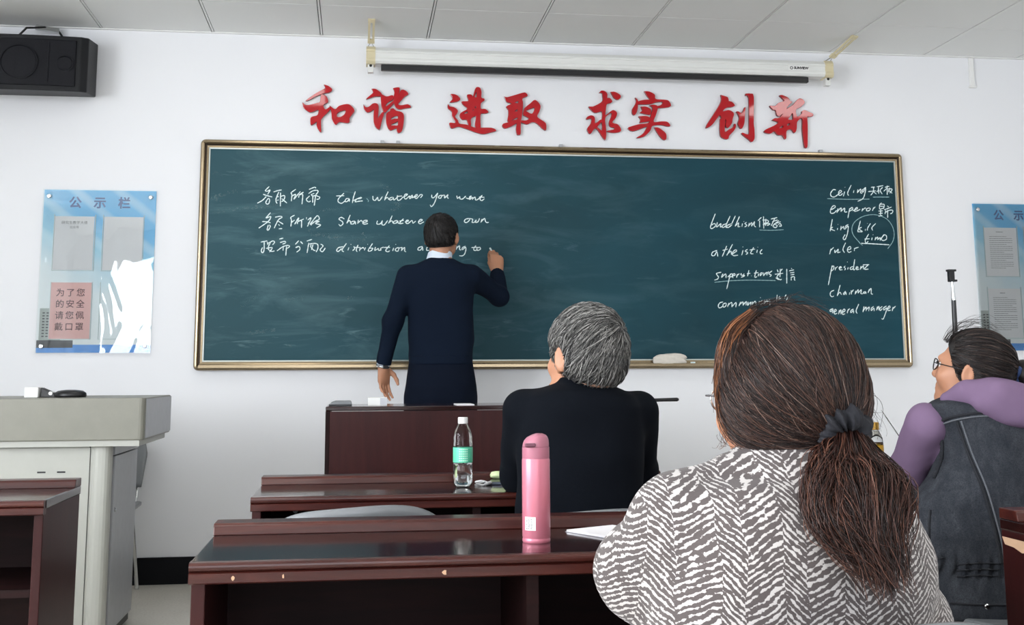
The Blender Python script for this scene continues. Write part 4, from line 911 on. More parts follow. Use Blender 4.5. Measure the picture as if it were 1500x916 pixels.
# ================================================================ IMPLICIT SURFACES FOR PEOPLE
def V3(*a): return np.array(a, float)
def nrm(a): a = np.asarray(a, float); return a / (np.linalg.norm(a) + 1e-12)
class Field:
    """smooth union / subtraction of simple solids, meshed with surface nets"""
    def __init__(s): s.ops = []; s.post = []
    def _add(s, fn, lo, hi, k, sub=False): s.ops.append((fn, np.array(lo), np.array(hi), k, sub)); return s
    def cap(s, a, b, ra, rb, k=.02, sub=False):
        a = np.array(a, float); b = np.array(b, float); d = b - a; L2 = d @ d + 1e-12
        def fn(P):
            q = P - a; t = np.clip((q @ d) / L2, 0, 1)
            return np.linalg.norm(q - t[..., None] * d, axis=-1) - (ra + (rb - ra) * t)
        r = max(ra, rb); return s._add(fn, np.minimum(a, b) - r, np.maximum(a, b) + r, k, sub)
    def chain(s, pts, rs, k=.02):
        for i in range(len(pts) - 1): s.cap(pts[i], pts[i + 1], rs[i], rs[i + 1], k)
        return s
    def ell(s, c, r, R=None, k=.02, sub=False):
        c = np.array(c, float); r = np.array(r, float); R = np.eye(3) if R is None else np.array(R, float)
        def fn(P):
            q = (P - c) @ R; n = q / r; l = np.linalg.norm(n, axis=-1); g = np.linalg.norm(q / (r * r), axis=-1) + 1e-9
            return l * (l - 1) / g
        e = np.abs(R) @ r; return s._add(fn, c - e, c + e, k, sub)
    def box(s, c, h, R=None, rd=.005, k=.01, sub=False):
        c = np.array(c, float); h = np.array(h, float) - rd; R = np.eye(3) if R is None else np.array(R, float)
        def fn(P):
            q = np.abs((P - c) @ R) - h
            return np.linalg.norm(np.maximum(q, 0), axis=-1) + np.minimum(q.max(-1), 0) - rd
        e = np.abs(R) @ (h + rd); return s._add(fn, c - e, c + e, k, sub)
    def loft(s, rows, k=.02, n=2.3):
        """rows of (z, cx, cy, rx, ry)"""
        A = np.array(sorted(rows), float); z = A[:, 0]
        def fn(P):
            pz = P[..., 2]; cx, cy, rx, ry = [np.interp(pz, z, A[:, i]) for i in (1, 2, 3, 4)]
            dx = np.abs(P[..., 0] - cx) / rx; dy = np.abs(P[..., 1] - cy) / ry
            d = ((dx ** n + dy ** n + 1e-12) ** (1 / n) - 1) * np.minimum(rx, ry)
            return np.maximum(d, np.maximum(z[0] - pz, pz - z[-1]))
        lo = ((A[:, 1] - A[:, 3]).min(), (A[:, 2] - A[:, 4]).min(), z[0]); hi = ((A[:, 1] + A[:, 3]).max(), (A[:, 2] + A[:, 4]).max(), z[-1])
        return s._add(fn, lo, hi, k)
    def torus(s, c, R, r, sc=(1, 1, 1), M=None, k=.01):
        c = np.array(c, float); M = np.eye(3) if M is None else np.array(M, float); sc = np.array(sc, float)
        def fn(P):
            q = ((P - c) @ M) / sc; return np.hypot(np.hypot(q[..., 0], q[..., 1]) - R, q[..., 2]) - r
        e = (R + r) * sc.max() * np.ones(3); return s._add(fn, c - e, c + e, k)
    def cut(s, p, n, rad=None):
        """remove what lies on the +n side of the plane through p (only within rad of p)"""
        p = np.array(p, float); n = nrm(n)
        def fn(P, F):
            d = -((P - p) @ n)
            if rad is not None: d = np.maximum(d, np.linalg.norm(P - p, axis=-1) - rad)
            return np.maximum(F, -d)
        s.post.append(fn); return s
    def warp(s, fn): s.post.append(lambda P, F: F + fn(P)); return s
    @staticmethod
    def _comb(F, D, k, sub):
        if sub: D = -D; h = np.maximum(k - np.abs(F - D), 0) / k; return np.maximum(F, D) + h * h * k / 4
        h = np.maximum(k - np.abs(F - D), 0) / k; return np.minimum(F, D) - h * h * k / 4
    def at(s, P):
        P = np.asarray(P, float); F = np.full(P.shape[:-1], 9.0)
        for fn, lo, hi, k, sub in s.ops: F = s._comb(F, fn(P), k, sub)
        for f in s.post: F = f(P, F)
        return F
    def mesh(s, h):
        lo = np.min([o[1] for o in s.ops if not o[4]], axis=0) - 3 * h - .012; hi = np.max([o[2] for o in s.ops if not o[4]], axis=0) + 3 * h + .012
        n = np.ceil((hi - lo) / h).astype(int) + 1
        ax = [lo[i] + h * np.arange(n[i]) for i in range(3)]
        F = np.full(n, 9.0, np.float32)
        def sub(i0, i1):
            X = np.meshgrid(*[ax[i][i0[i]:i1[i]] for i in range(3)], indexing='ij'); return np.stack(X, -1)
        for fn, a, b, k, sb in s.ops:
            m = k + 2 * h; i0 = np.maximum(((a - m - lo) / h).astype(int), 0); i1 = np.minimum(((b + m - lo) / h).astype(int) + 2, n)
            if (i1 <= i0).any(): continue
            sl = tuple(slice(i0[i], i1[i]) for i in range(3)); F[sl] = s._comb(F[sl], fn(sub(i0, i1)), k, sb)
        if s.post:
            for i in range(0, n[0], 24):
                i0 = np.array((i, 0, 0)); i1 = np.array((min(i + 24, n[0]), n[1], n[2])); P = sub(i0, i1); G = F[i0[0]:i1[0]].astype(float)
                near = np.abs(G) < .2
                if near.any():
                    Pn = P[near]; Gn = G[near]
                    for f in s.post: Gn = f(Pn, Gn)
                    G[near] = Gn
                F[i0[0]:i1[0]] = G
        return nets(F, lo, h)
    def outer(s, c, d, far=.4):
        """distance along direction(s) d from c to the surface (inside -> outside, outermost crossing)"""
        d = np.asarray(d, float); t = np.linspace(far, 0, 81); r = np.zeros(d.shape[:-1]); done = np.zeros(d.shape[:-1], bool)
        for x in t:
            f = s.at(c + d * x); hit = (f < 0) & ~done; r[hit] = x + f[hit] * 0; done |= hit
        a, b = r.copy(), r + far / 80
        for _ in range(9):
            m = (a + b) / 2; f = s.at(c + d * m[..., None]); a = np.where(f < 0, m, a); b = np.where(f < 0, b, m)
        return a
def nets(F, lo, h):
    S = F < 0; n = F.shape
    cs = [(i, j, k) for i in (0, 1) for j in (0, 1) for k in (0, 1)]
    cnt = np.zeros([q - 1 for q in n], np.int8)
    for (i, j, k) in cs: cnt += S[i:n[0] - 1 + i, j:n[1] - 1 + j, k:n[2] - 1 + k]
    A = (cnt > 0) & (cnt < 8); I = np.argwhere(A); idx = np.full(A.shape, -1, np.int64); idx[A] = np.arange(len(I))
    Vv = np.stack([F[I[:, 0] + i, I[:, 1] + j, I[:, 2] + k] for (i, j, k) in cs], 1).astype(float)
    C = np.array(cs, float); acc = np.zeros((len(I), 3)); w = np.zeros(len(I))
    for a in range(8):
        for b in range(a + 1, 8):
            if np.abs(C[a] - C[b]).sum() != 1: continue
            va, vb = Vv[:, a], Vv[:, b]; x = (va < 0) != (vb < 0); t = np.where(x, va / np.where(x, va - vb, 1), 0)
            acc += np.where(x[:, None], C[a] + t[:, None] * (C[b] - C[a]), 0); w += x
    P = (I + acc / w[:, None]) * h + lo
    quads = []
    for a in range(3):
        b, c = (a + 1) % 3, (a + 2) % 3
        sl0 = [slice(None)] * 3; sl1 = [slice(None)] * 3; sl0[a] = slice(0, n[a] - 1); sl1[a] = slice(1, n[a])
        E = S[tuple(sl0)] != S[tuple(sl1)]; E_in = S[tuple(sl0)]
        J = np.argwhere(E); J = J[(J[:, b] > 0) & (J[:, c] > 0) & (J[:, b] < n[b] - 1) & (J[:, c] < n[c] - 1)]
        db = np.zeros(3, int); db[b] = 1; dc = np.zeros(3, int); dc[c] = 1
        g = lambda Q: idx[Q[:, 0], Q[:, 1], Q[:, 2]]
        q = np.stack([g(J - db - dc), g(J - dc), g(J), g(J - db)], 1)
        fl = ~E_in[J[:, 0], J[:, 1], J[:, 2]]; q[fl] = q[fl][:, ::-1]; quads.append(q)
    Q = np.concatenate(quads); return P, Q[(Q >= 0).all(1)]
def field_obj(name, f, h, mat, parent, relax=1, **kw):
    P, Q = f.mesh(h)
    for _ in range(relax):
        acc = np.zeros_like(P); c = np.zeros(len(P))
        for k in range(4):
            np.add.at(acc, Q[:, k], P[Q[:, (k + 1) % 4]]); np.add.at(acc, Q[:, k], P[Q[:, (k - 1) % 4]]); np.add.at(c, Q[:, k], 2)
        P = .5 * P + .5 * acc / np.maximum(c, 1)[:, None]
    return mesh_obj(name, P, Q, mat, parent, smooth=True, **kw)
def march(f, u, v, t0, t1):
    d = nrm(ray(u, v)); t = t0
    for _ in range(160):
        F = float(f.at(CAM + d * t))
        if F < .0006: break
        t += max(F * .6, .0004)
        if t > t1: return None
    return CAM + d * t
def strands(name, C, R, mat, parent, seed=0, n=3):
    """C: (S,N,3) centre lines, R: (S,N) radii -> one mesh of thin tubes with a per-strand random value"""
    S, N, _ = C.shape; T = np.gradient(C, axis=1); T /= np.linalg.norm(T, axis=2, keepdims=True) + 1e-9
    ref = np.random.default_rng(seed).normal(size=(S, 1, 3)); a = np.cross(T, ref); a /= np.linalg.norm(a, axis=2, keepdims=True) + 1e-9; b = np.cross(T, a)
    ang = 2 * np.pi * np.arange(n) / n
    Vv = C[:, :, None, :] + R[:, :, None, None] * (np.cos(ang)[None, None, :, None] * a[:, :, None, :] + np.sin(ang)[None, None, :, None] * b[:, :, None, :])
    base = (np.arange(S) * N * n)[:, None, None]; i = np.arange(N - 1)[None, :, None] * n; k = np.arange(n)[None, None, :]; k2 = (k + 1) % n
    Q = np.stack([base + i + k, base + i + k2, base + i + n + k2, base + i + n + k], -1).reshape(-1, 4)
    o = mesh_obj(name, Vv.reshape(-1, 3), Q, mat, parent, smooth=True)
    at = o.data.attributes.new('strand', 'FLOAT', 'POINT'); at.data.foreach_set('value', np.repeat(np.random.default_rng(seed + 1).random(S), N * n).astype(np.float32))
    return o
def hair_mat(name, stops, rough=.38):
    m = NT(name); a = m.node('ShaderNodeAttribute'); a.attribute_name = 'strand'
    c = m.ramp(a.outputs['Fac'], stops); m.set(base=c, rough=rough, spec=.35); return m.m
def skin_mat(name, c):
    m = NT(name); n = m.noise(m.coord(), 26, 5); n2 = m.noise(m.coord(), 420, 2)
    d = tuple(k * .86 for k in c[:3]) + (1,)
    m.set(base=m.mix(n, d, c), rough=.5, sss=.08); m.b.inputs['Subsurface Radius'].default_value = (.012, .005, .003); m.bump(n2, .06, .002); return m.m
M_SKIN = skin_mat('skin', rgb(190, 136, 106)); M_EYE = plain('eye_white', rgb(228, 224, 220), .2); M_IRIS = plain('dark_brown_iris', rgb(40, 24, 18), .2)
def knit(name, c, scale=900, bump=.15):
    m = NT(name); v = m.coord(); n = m.noise(v, 9, 4); w = m.noise(m.coord((1, 1, .35)), scale, 2)
    d = tuple(k * .8 for k in c[:3]) + (1,)
    m.set(base=m.mix(n, d, c), rough=.9, spec=.10); m.bump(w, bump, .002); return m.m
def rot3(yaw=0, pitch=0, roll=0):
    """head/hand frame: columns right, forward, up; yaw>0 turns to the left seen from behind, pitch>0 looks up"""
    return np.array(Matrix.Rotation(yaw, 3, 'Z') @ Matrix.Rotation(pitch, 3, 'X') @ Matrix.Rotation(roll, 3, 'Y'))
def head(f, c, R, s=1.0, neck_to=None, neck_r=.056):
    c = np.array(c, float); g = lambda x, y, z: c + R @ (np.array((x, y, z)) * s)
    f.ell(g(0, -.012, .030), V3(.076, .096, .088) * s, R, .02)                      # skull
    f.ell(g(0, .030, -.020), V3(.066, .062, .072) * s, R, .03)                      # face
    f.cap(g(-.038, .028, -.070), g(0, .068, -.094), .026 * s, .021 * s, .03); f.cap(g(.038, .028, -.070), g(0, .068, -.094), .026 * s, .021 * s, .03)   # jaw
    f.ell(g(-.040, .066, -.028), V3(.024, .020, .022) * s, R, .03); f.ell(g(.040, .066, -.028), V3(.024, .020, .022) * s, R, .03)      # cheeks
    f.cap(g(-.030, .086, .022), g(.030, .086, .022), .011 * s, .011 * s, .02)      # brow
    for q in (-1, 1): f.ell(g(q * .031, .096, .004), V3(.017, .012, .011) * s, R, .012, True)
    f.cap(g(0, .088, .012), g(0, .106, -.028), .007 * s, .011 * s, .012); f.ell(g(-.010, .098, -.032), V3(.008, .010, .007) * s, R, .008); f.ell(g(.010, .098, -.032), V3(.008, .010, .007) * s, R, .008)
    f.cap(g(-.018, .086, -.058), g(.018, .086, -.058), .0075 * s, .0075 * s, .010); f.cap(g(-.014, .086, -.069), g(.014, .086, -.069), .008 * s, .008 * s, .010)
    f.box(g(0, .097, -.063), V3(.018, .006, .0012) * s, R, .001, .003, True)
    for q in (-1, 1):                                                               # ears
        E = R @ np.array(Matrix.Rotation(q * -.45, 3, 'Z')); f.ell(g(q * .083, -.014, -.006), V3(.008, .021, .034) * s, E, .008)
        f.ell(g(q * .092, -.014, -.002), V3(.006, .011, .020) * s, E, .006, True); f.ell(g(q * .078, .000, -.034), V3(.006, .009, .010) * s, E, .006)
    if neck_to is not None: f.cap(g(0, -.030, -.055), neck_to, neck_r * s, neck_r * s * 1.08, .03)
def eyes(c, R, parent, s=1.0):
    for q in (-1, 1):
        e = np.array(c) + R @ (V3(q * .031, .078, .004) * s)
        o = MB().lathe([(0, -.0125), (.006, -.011), (.0105, -.0065), (.012, 0), (.0105, .0065), (.006, .011), (0, .0125)], e, 16).obj('eye', M_EYE, parent, smooth=True)
        d = R @ V3(0, .0112, 0) * s; MB().tube([e + d, e + d * 1.14], .0055, 14).obj('iris', M_IRIS, o)
def hand(f, w, d, back, thumb, curl=(.35, .5, .4), tcurl=.5, s=1.0, spread=.06, ta=.75):
    """w wrist, d towards the fingers, back = outward normal of the back of the hand, thumb = side of the thumb"""
    d = nrm(d); back = nrm(back - d * np.dot(back, d)); th = np.cross(d, back); th *= np.sign(np.dot(th, thumb)) or 1
    w = np.array(w, float); K = []
    for i, (off, L) in enumerate(((.026, .088), (.009, .092), (-.008, .087), (-.024, .079))):
        k = w + (d * L + th * off + back * (.004 - .002 * abs(i - 1))) * s; K.append(k)
        f.cap(w + (d * .012 + th * off * .55) * s, k, .0135 * s, .0115 * s, .012)
    f.ell(w + d * .05 * s - back * .004 * s, V3(.034, .045, .014) * s, np.stack([th, d, back], 1), .015)
    f.cap(w - d * .03 * s, w + d * .02 * s, .025 * s, .024 * s, .02)
    for i, (LL, r) in enumerate(((1.0, .0092), (1.1, .0095), (1.02, .009), (.80, .0078))):
        a = 0; p = K[i]; dd = nrm(d + th * spread * (1.5 - i)); rr = r * s; cc = [c * (1 + .12 * (i - 1)) for c in curl]
        for j, L in enumerate((.043, .026, .021)):
            a += cc[j]; q = p + (dd * math.cos(a) - back * math.sin(a)) * L * LL * s; f.cap(p, q, rr, rr * .88, .005); p = q; rr *= .88
    p = w + (d * .022 + th * .024 - back * .004) * s; a = ta
    for j, (L, r) in enumerate(((.042, .0135), (.032, .0110), (.024, .0095))):
        dd = nrm(d * math.cos(a) + th * math.sin(a) - back * (.35 + .25 * j * tcurl)); q = p + dd * L * s; f.cap(p, q, r * s, r * .88 * s, .008); p = q; a -= tcurl
    return K
def rows_px(rows, Y):
    """silhouette rows (v, left, right, depth radius, centre shift in y) -> loft rows"""
    out = []
    for (v, l, r, ry, dy) in rows:
        a, b = wp(l, v, Y), wp(r, v, Y); out.append(((a[2] + b[2]) / 2, (a[0] + b[0]) / 2, Y + dy, (b[0] - a[0]) / 2, ry))
    return out
def folds(amp, freq, seed, scale=(1, 1, 1)):
    r = np.random.default_rng(seed); D = r.normal(size=(5, 3)) * np.array(scale); D /= np.linalg.norm(D, axis=1)[:, None]; ph = r.uniform(0, 6, 5); fq = freq * r.uniform(.6, 1.6, 5)
    def fn(P):
        x = sum(np.sin(P @ D[k] * fq[k] + ph[k] + 1.4 * np.sin(P @ D[(k + 1) % 5] * fq[k] * .6)) for k in range(5)) / 5
        return amp * x
    return fn
def slerp(a, b, t):
    om = np.arccos(np.clip((a * b).sum(-1), -1, 1))[..., None]; so = np.sin(om) + 1e-9
    t = t[None, :, None] if t.ndim == 1 else t[..., None]
    return (np.sin((1 - t) * om[:, None]) * a[:, None] + np.sin(t * om[:, None]) * b[:, None]) / so[:, None]
def legs_seated(f, hl, hr, kl, kr, al, ar, r=(.085, .062, .045), k=.03):
    for h, kn, a in ((hl, kl, al), (hr, kr, ar)): f.cap(h, kn, r[0], r[1], k); f.cap(kn, a, r[1] * .92, r[2], k)
def shoe(a, d, parent, mat, s=1.0):
    d = nrm(V3(d[0], d[1], 0)); x = np.cross(d, V3(0, 0, 1)); R = np.stack([x, d, V3(0, 0, 1)], 1); b = V3(a[0], a[1], 0); f = Field()
    f.ell(b + d * .075 * s + V3(0, 0, .030), V3(.044, .125, .036) * s, R, .02); f.ell(b - d * .02 * s + V3(0, 0, .042), V3(.038, .058, .050) * s, R, .03); f.cut(V3(0, 0, .004), V3(0, 0, -1))
    field_obj('shoe', f, .006, mat, parent)
M_SHOE = plain('black_leather_shoe', rgb(24, 22, 22), .35)
M_NAVY_KNIT = knit('dark_navy_knit', rgb(16, 26, 42)); M_NAVY_TROUSER = knit('dark_navy_trouser_cloth', rgb(15, 22, 36), 1400, .08)
M_SHIRT = plain('pale_blue_white_shirt', rgb(214, 224, 238), .75, 0, .03, 60)
M_BLACK_KNIT = knit('black_navy_fleece', rgb(10, 14, 21), 700, .2); M_DARK_TROUSER = knit('charcoal_trouser_cloth', rgb(38, 38, 44), 1400, .08)
# ================================================================ PEOPLE
def hair_field(c, R, s=1.0, th=.011, nape=-.060):
    g = lambda x, y, z: np.array(c) + R @ (V3(x, y, z) * s); f = Field()
    f.ell(g(0, -.012, .030), (V3(.076, .096, .088) + th) * s, R)
    f.ell(g(0, -.045, -.020), (V3(.062, .055, .050) + th * .6) * s, R, .03)
    [f.ell(g(q * .094, -.006, -.010), V3(.030, .026, .038) * s, R, .006, True) for q in (-1, 1)]; f.cut(g(0, 0, nape), R @ V3(0, .12, -1)); f.cut(g(0, .018, -.020), R @ V3(0, .86, -.50))
    return f, g(0, -.012, .030)
def flow_hair(name, f, c0, R, whorl, S, N, da, r, mat, parent, seed, lift=.0015, swirl=.5, jit=.15, keep=None):
    rg = np.random.default_rng(seed); d = rg.normal(size=(S * 4, 3)); d /= np.linalg.norm(d, axis=1)[:, None]
    loc = d @ R; ok = loc[:, 2] > -.62
    ok &= ~((loc[:, 1] > .35) & (loc[:, 2] < .45))
    if keep is not None: ok &= keep(loc)
    d = d[ok][:S]; S = len(d); w = nrm(R @ np.array(whorl, float))
    ax = np.cross(w, d); ax /= np.linalg.norm(ax, axis=1)[:, None] + 1e-9; ax = ax + rg.normal(size=ax.shape) * jit; ax -= d * (ax * d).sum(1)[:, None]; ax /= np.linalg.norm(ax, axis=1)[:, None]
    tg = np.cross(ax, d) + swirl * ax; tg /= np.linalg.norm(tg, axis=1)[:, None]
    A = (da * rg.uniform(.6, 1.25, S))[:, None] * np.linspace(0, 1, N)[None]
    D = np.cos(A)[..., None] * d[:, None] + np.sin(A)[..., None] * tg[:, None]
    rad = f.outer(c0, D); t = np.linspace(0, 1, N)[None]
    rad = rad + lift * np.sin(t * np.pi) * rg.uniform(.3, 1.6, (S, 1)) + rg.uniform(-.001, .0015, (S, 1))
    lz = (D @ R)[..., 2] * rad
    C = c0 + D * rad[..., None]; Rr = r * rg.uniform(.7, 1.3, (S, 1)) * (1 - .75 * t) * np.where(rad < .03, 0.01, 1)
    return strands(name, C, np.broadcast_to(Rr, rad.shape), mat, parent, seed)

# ---------------------------------------------------------------- the man writing on the board
YT = -.50
P1 = thing('person', 'standing man in a navy sweater writing on the chalkboard, seen from behind', 'person', (1.84, YT, 0))
hc, hR = wp(647, 348, YT + .02), rot3(-.32, .08, .0)
sL, sR = wp(598, 406, YT), wp(690, 405, YT); eL, eR = wp(575, 472, YT - .03), wp(731, 434, -.35); wL, wR = wp(562, 532, YT), wp(728.5, 402, -.165)
pel = wp(645, 575, YT); neck = wp(645, 386, YT)
hipL, hipR = pel + V3(-.088, 0, -.03), pel + V3(.088, 0, -.03); knL, knR = V3(hipL[0] - .01, YT + .02, .50), V3(hipR[0] + .01, YT + .02, .50); anL, anR = V3(knL[0], YT - .02, .09), V3(knR[0], YT - .02, .09)
b = Field(); head(b, hc, hR, .98, neck)
b.cap(neck + V3(0, .0, -.085), pel, .065, .12, .04); b.ell((sL + sR) / 2 + V3(0, 0, -.12), V3(.155, .10, .20), None, .05); b.cap(sL, sR, .046, .046, .05)
b.ell(pel, V3(.155, .105, .13), None, .05)
for s_, e_, w_ in ((sL, eL, wL), (sR, eR, wR)): b.cap(s_, e_, .046, .036, .03); b.cap(e_, w_, .036, .025, .02)
for h_, k_, a_ in ((hipL, knL, anL), (hipR, knR, anR)): b.cap(h_, k_, .082, .056, .04); b.cap(k_, a_, .054, .038, .02); b.cap(a_ + V3(0, -.02, -.03), a_ + V3(0, .14, -.055), .034, .028, .02)
hand(b, wL + V3(0, .004, -.012), V3(.02, .10, -1), V3(-.55, .83, 0), V3(1, 0, 0), (.22, .35, .28), .4, .97)
hdR = nrm(wp(727, 364, -.105) - wR); hand(b, wR + hdR * .012, hdR, V3(.12, -.86, .40), V3(-1, 0, 0), (.62, 1.05, .7), .35, 1.08, .03, .22)
field_obj('body', b, .0042, M_SKIN, P1); eyes(hc, hR, P1, .98)
h, h0 = hair_field(hc, hR, .98, .0105, -.044); M_HAIR_BLACK = hair_mat('short_black_hair', [(0, rgb(14, 13, 14)), (.7, rgb(32, 29, 29)), (1, rgb(70, 62, 58))], .42)
ho = field_obj('hair', h, .005, plain('black_hair_base', rgb(22, 20, 21), .5), P1)
flow_hair('hair_strands', h, h0, hR, (.05, -.62, .78), 2200, 5, .34, .0009, M_HAIR_BLACK, ho, 3, .003)
f = Field().loft(rows_px([(379, 627, 664, .062, 0), (387, 612, 680, .085, 0), (396, 597, 696, .10, 0), (412, 591, 697, .115, 0), (440, 596, 693, .12, .005), (470, 598, 693.5, .12, .01), (500, 599, 694, .122, .01), (525, 599.5, 692, .124, .005), (533, 600, 691, .122, 0)], YT), .02)
f.chain([sL, eL, wL], [.060, .049, .037], .03); f.chain([sR, eR, wR], [.060, .050, .038], .03)
f.cap(wL + nrm(eL - wL) * .045, wL, .040, .039, .006); f.cap(wR + nrm(eR - wR) * .045, wR, .041, .039, .006)
f.cut(wL - nrm(eL - wL) * .006, wL - eL, .12); f.cut(wR - nrm(eR - wR) * .006, wR - eR, .10)
f.warp(folds(.0055, 34, 5, (1, 1, 1.6)))
field_obj('sweater', f, .006, M_NAVY_KNIT, P1)
rib = Field().loft(rows_px([(522, 598.5, 692.5, .127, .004), (535, 599, 692, .127, 0)], YT), .01); rb = field_obj('sweater_hem', rib, .006, M_NAVY_KNIT, P1)
f = Field().loft(rows_px([(519, 602, 689, .112, 0), (530, 599, 692, .118, 0), (548, 596, 694.5, .126, -.004), (567, 593.5, 697, .132, -.008), (585, 593.5, 697, .130, -.006), (604, 594, 697, .120, 0)], YT), .03)
f.cap(hipL, knL, .093, .075, .02); f.cap(knL, anL + V3(0, 0, -.01), .074, .066, .03); f.cap(hipR, knR, .093, .075, .02); f.cap(knR, anR + V3(0, 0, -.01), .074, .066, .03)
f.cut(V3(1.84, YT, .075), V3(0, 0, -1)); f.warp(folds(.004, 26, 8, (1, 1, .5)))
to_ = field_obj('trousers', f, .007, M_NAVY_TROUSER, P1)
c1, c2 = wp(643, 384, YT), wp(645, 371, YT + .005)
f = Field().cap(c1, c2, .067, .062, .01); f.cap(c2 + (c2 - c1) * .2, c2 + (c2 - c1) * 3, .055, .055, .004, True); f.cut(c2, V3(.03, .25, 1)); f.cut(c1, V3(0, 0, -1))
field_obj('shirt_collar', f, .004, M_SHIRT, P1)
f = Field().cap(wR + (wR - eR) * .0, wR + nrm(wR - eR) * .026, .036, .034, .006); f.cut(wR + nrm(wR - eR) * .022, wR - eR); field_obj('shirt_cuff', f, .004, M_SHIRT, P1)
f = Field().cap(wL, wL + nrm(wL - eL) * .014, .035, .034, .006); f.cut(wL + nrm(wL - eL) * .012, wL - eL); field_obj('shirt_cuff', f, .004, M_SHIRT, P1)
dW = nrm(wL - eL); Rw = np.stack([nrm(np.cross(dW, V3(0, 1, 0))), np.cross(dW, nrm(np.cross(dW, V3(0, 1, 0)))), dW], 1)
wt = field_obj('watch', Field().torus(wL + dW * .018, .030, .0055, (1, 1, 1.2), Rw), .003, M_CHROME, P1)
q = wL + dW * .018 + V3(.012, -.031, 0); MB().obox(q, (.013, .006, .012), np.array(Matrix.Rotation(.35, 3, 'Z'))).obj('watch_case', M_BLACK, P1, bevel=.003)
for a_ in (anL, anR): shoe(a_, V3(0, 1, 0), P1, M_SHOE)
tp = wR + hdR * .105
t = thing('chalk_stick', 'short white chalk pinched in the writing man\'s raised hand against the board', 'chalk', tuple(wp(718.5, 365, -.035)))
MB().tube([wp(718.0, 364, -.0245), wp(720.5, 368.5, -.075)], .0052, 10).obj('stick', M_CHALK, t)

# ---------------------------------------------------------------- grey-haired man in black
YM = -3.45
P2 = thing('person', 'seated grey-haired man in a black high-necked top, seen from behind', 'person', (2.03, YM, 0))
hc, hR = wp(858, 524, YM), rot3(.42, .02, .03); HS = 1.05
sL, sR = wp(768, 603, YM + .02), wp(933, 604, YM + .02); eL, eR = wp(762, 696, -3.24), wp(935, 690, -3.24); wL, wR = V3(1.915, -3.02, .800), V3(2.10, -2.97, .800)
neck = wp(850, 580, YM); pel = V3(2.03, YM + .02, .535)
hips = [pel + V3(q * .09, .03, -.02) for q in (-1, 1)]; kns = [V3(2.03 + q * .12, YM + .42, .445) for q in (-1, 1)]; ans = [V3(2.03 + q * .13, YM + .37, .09) for q in (-1, 1)]
b = Field(); head(b, hc, hR, HS, neck); b.cap(neck + V3(0, .0, -.085), pel, .07, .12, .04); b.ell((sL + sR) / 2 + V3(0, 0, -.13), V3(.15, .10, .20), None, .05); b.cap(sL, sR, .045, .045, .05); b.ell(pel, V3(.155, .11, .10), None, .05)
for s_, e_, w_ in ((sL, eL, wL), (sR, eR, wR)): b.cap(s_, e_, .042, .034, .03); b.cap(e_, w_, .034, .025, .02)
legs_seated(b, hips[0], hips[1], kns[0], kns[1], ans[0], ans[1], (.068, .050, .038))
hand(b, wL, V3(.5, .8, -.05), V3(0, 0, 1), V3(1, 0, 0), (.3, .4, .3), .4, 1); hand(b, wR, V3(-.5, .8, -.05), V3(0, 0, 1), V3(-1, 0, 0), (.3, .4, .3), .4, 1)
for a_ in ans: b.cap(a_ + V3(0, -.02, -.03), a_ + V3(0, .14, -.055), .034, .028, .02)
field_obj('body', b, .005, M_SKIN, P2); eyes(hc, hR, P2, HS)
h, h0 = hair_field(hc, hR, HS, .013, -.072)
M_HAIR_GREY = hair_mat('grey_hair', [(0, rgb(30, 30, 31)), (.35, rgb(72, 71, 70)), (.7, rgb(122, 121, 118)), (1, rgb(186, 184, 180))], .36)
ho = field_obj('hair', h, .005, plain('dark_grey_hair_base', rgb(54, 53, 53), .55), P2)
flow_hair('hair_strands', h, h0, hR, (.42, -.80, .42), 5200, 8, .62, .0011, M_HAIR_GREY, ho, 21, .006, .55, .25)
f = Field().loft(rows_px([(550, 817, 882, .064, .005), (560, 813, 887, .072, 0), (566, 800, 899, .085, 0), (572, 778, 914, .10, 0), (580, 764, 930, .11, 0), (595, 758, 940, .12, 0), (625, 757, 942, .13, .005), (665, 757, 942, .135, .005), (705, 757, 940, .135, .005), (760, 757, 940, .14, .01), (860, 757, 942, .15, .02)], YM), .02)
f.chain([sL, eL, wL], [.058, .052, .040], .03); f.chain([sR, eR, wR], [.058, .052, .040], .03)
f.cap(hc + hR @ V3(0, -.02, -.02), hc + hR @ V3(0, -.02, .06), .058 * HS, .058 * HS, .004, True)
f.cut(wL, wL - eL, .09); f.cut(wR, wR - eR, .09); f.warp(folds(.005, 26, 15, (1, 1, 1.5)))
field_obj('fleece_top', f, .006, M_BLACK_KNIT, P2)
f = Field(); f.ell(pel, V3(.175, .135, .095), None, .04); legs_seated(f, hips[0], hips[1], kns[0], kns[1], ans[0], ans[1], (.078, .064, .055)); f.cut(V3(2, YM, .07), V3(0, 0, -1)); f.cut(V3(2, YM, .446), V3(0, 0, -1), .17)
field_obj('trousers', f, .008, M_DARK_TROUSER, P2)
for a_ in ans: shoe(a_, V3(0, 1, 0), P2, M_SHOE)

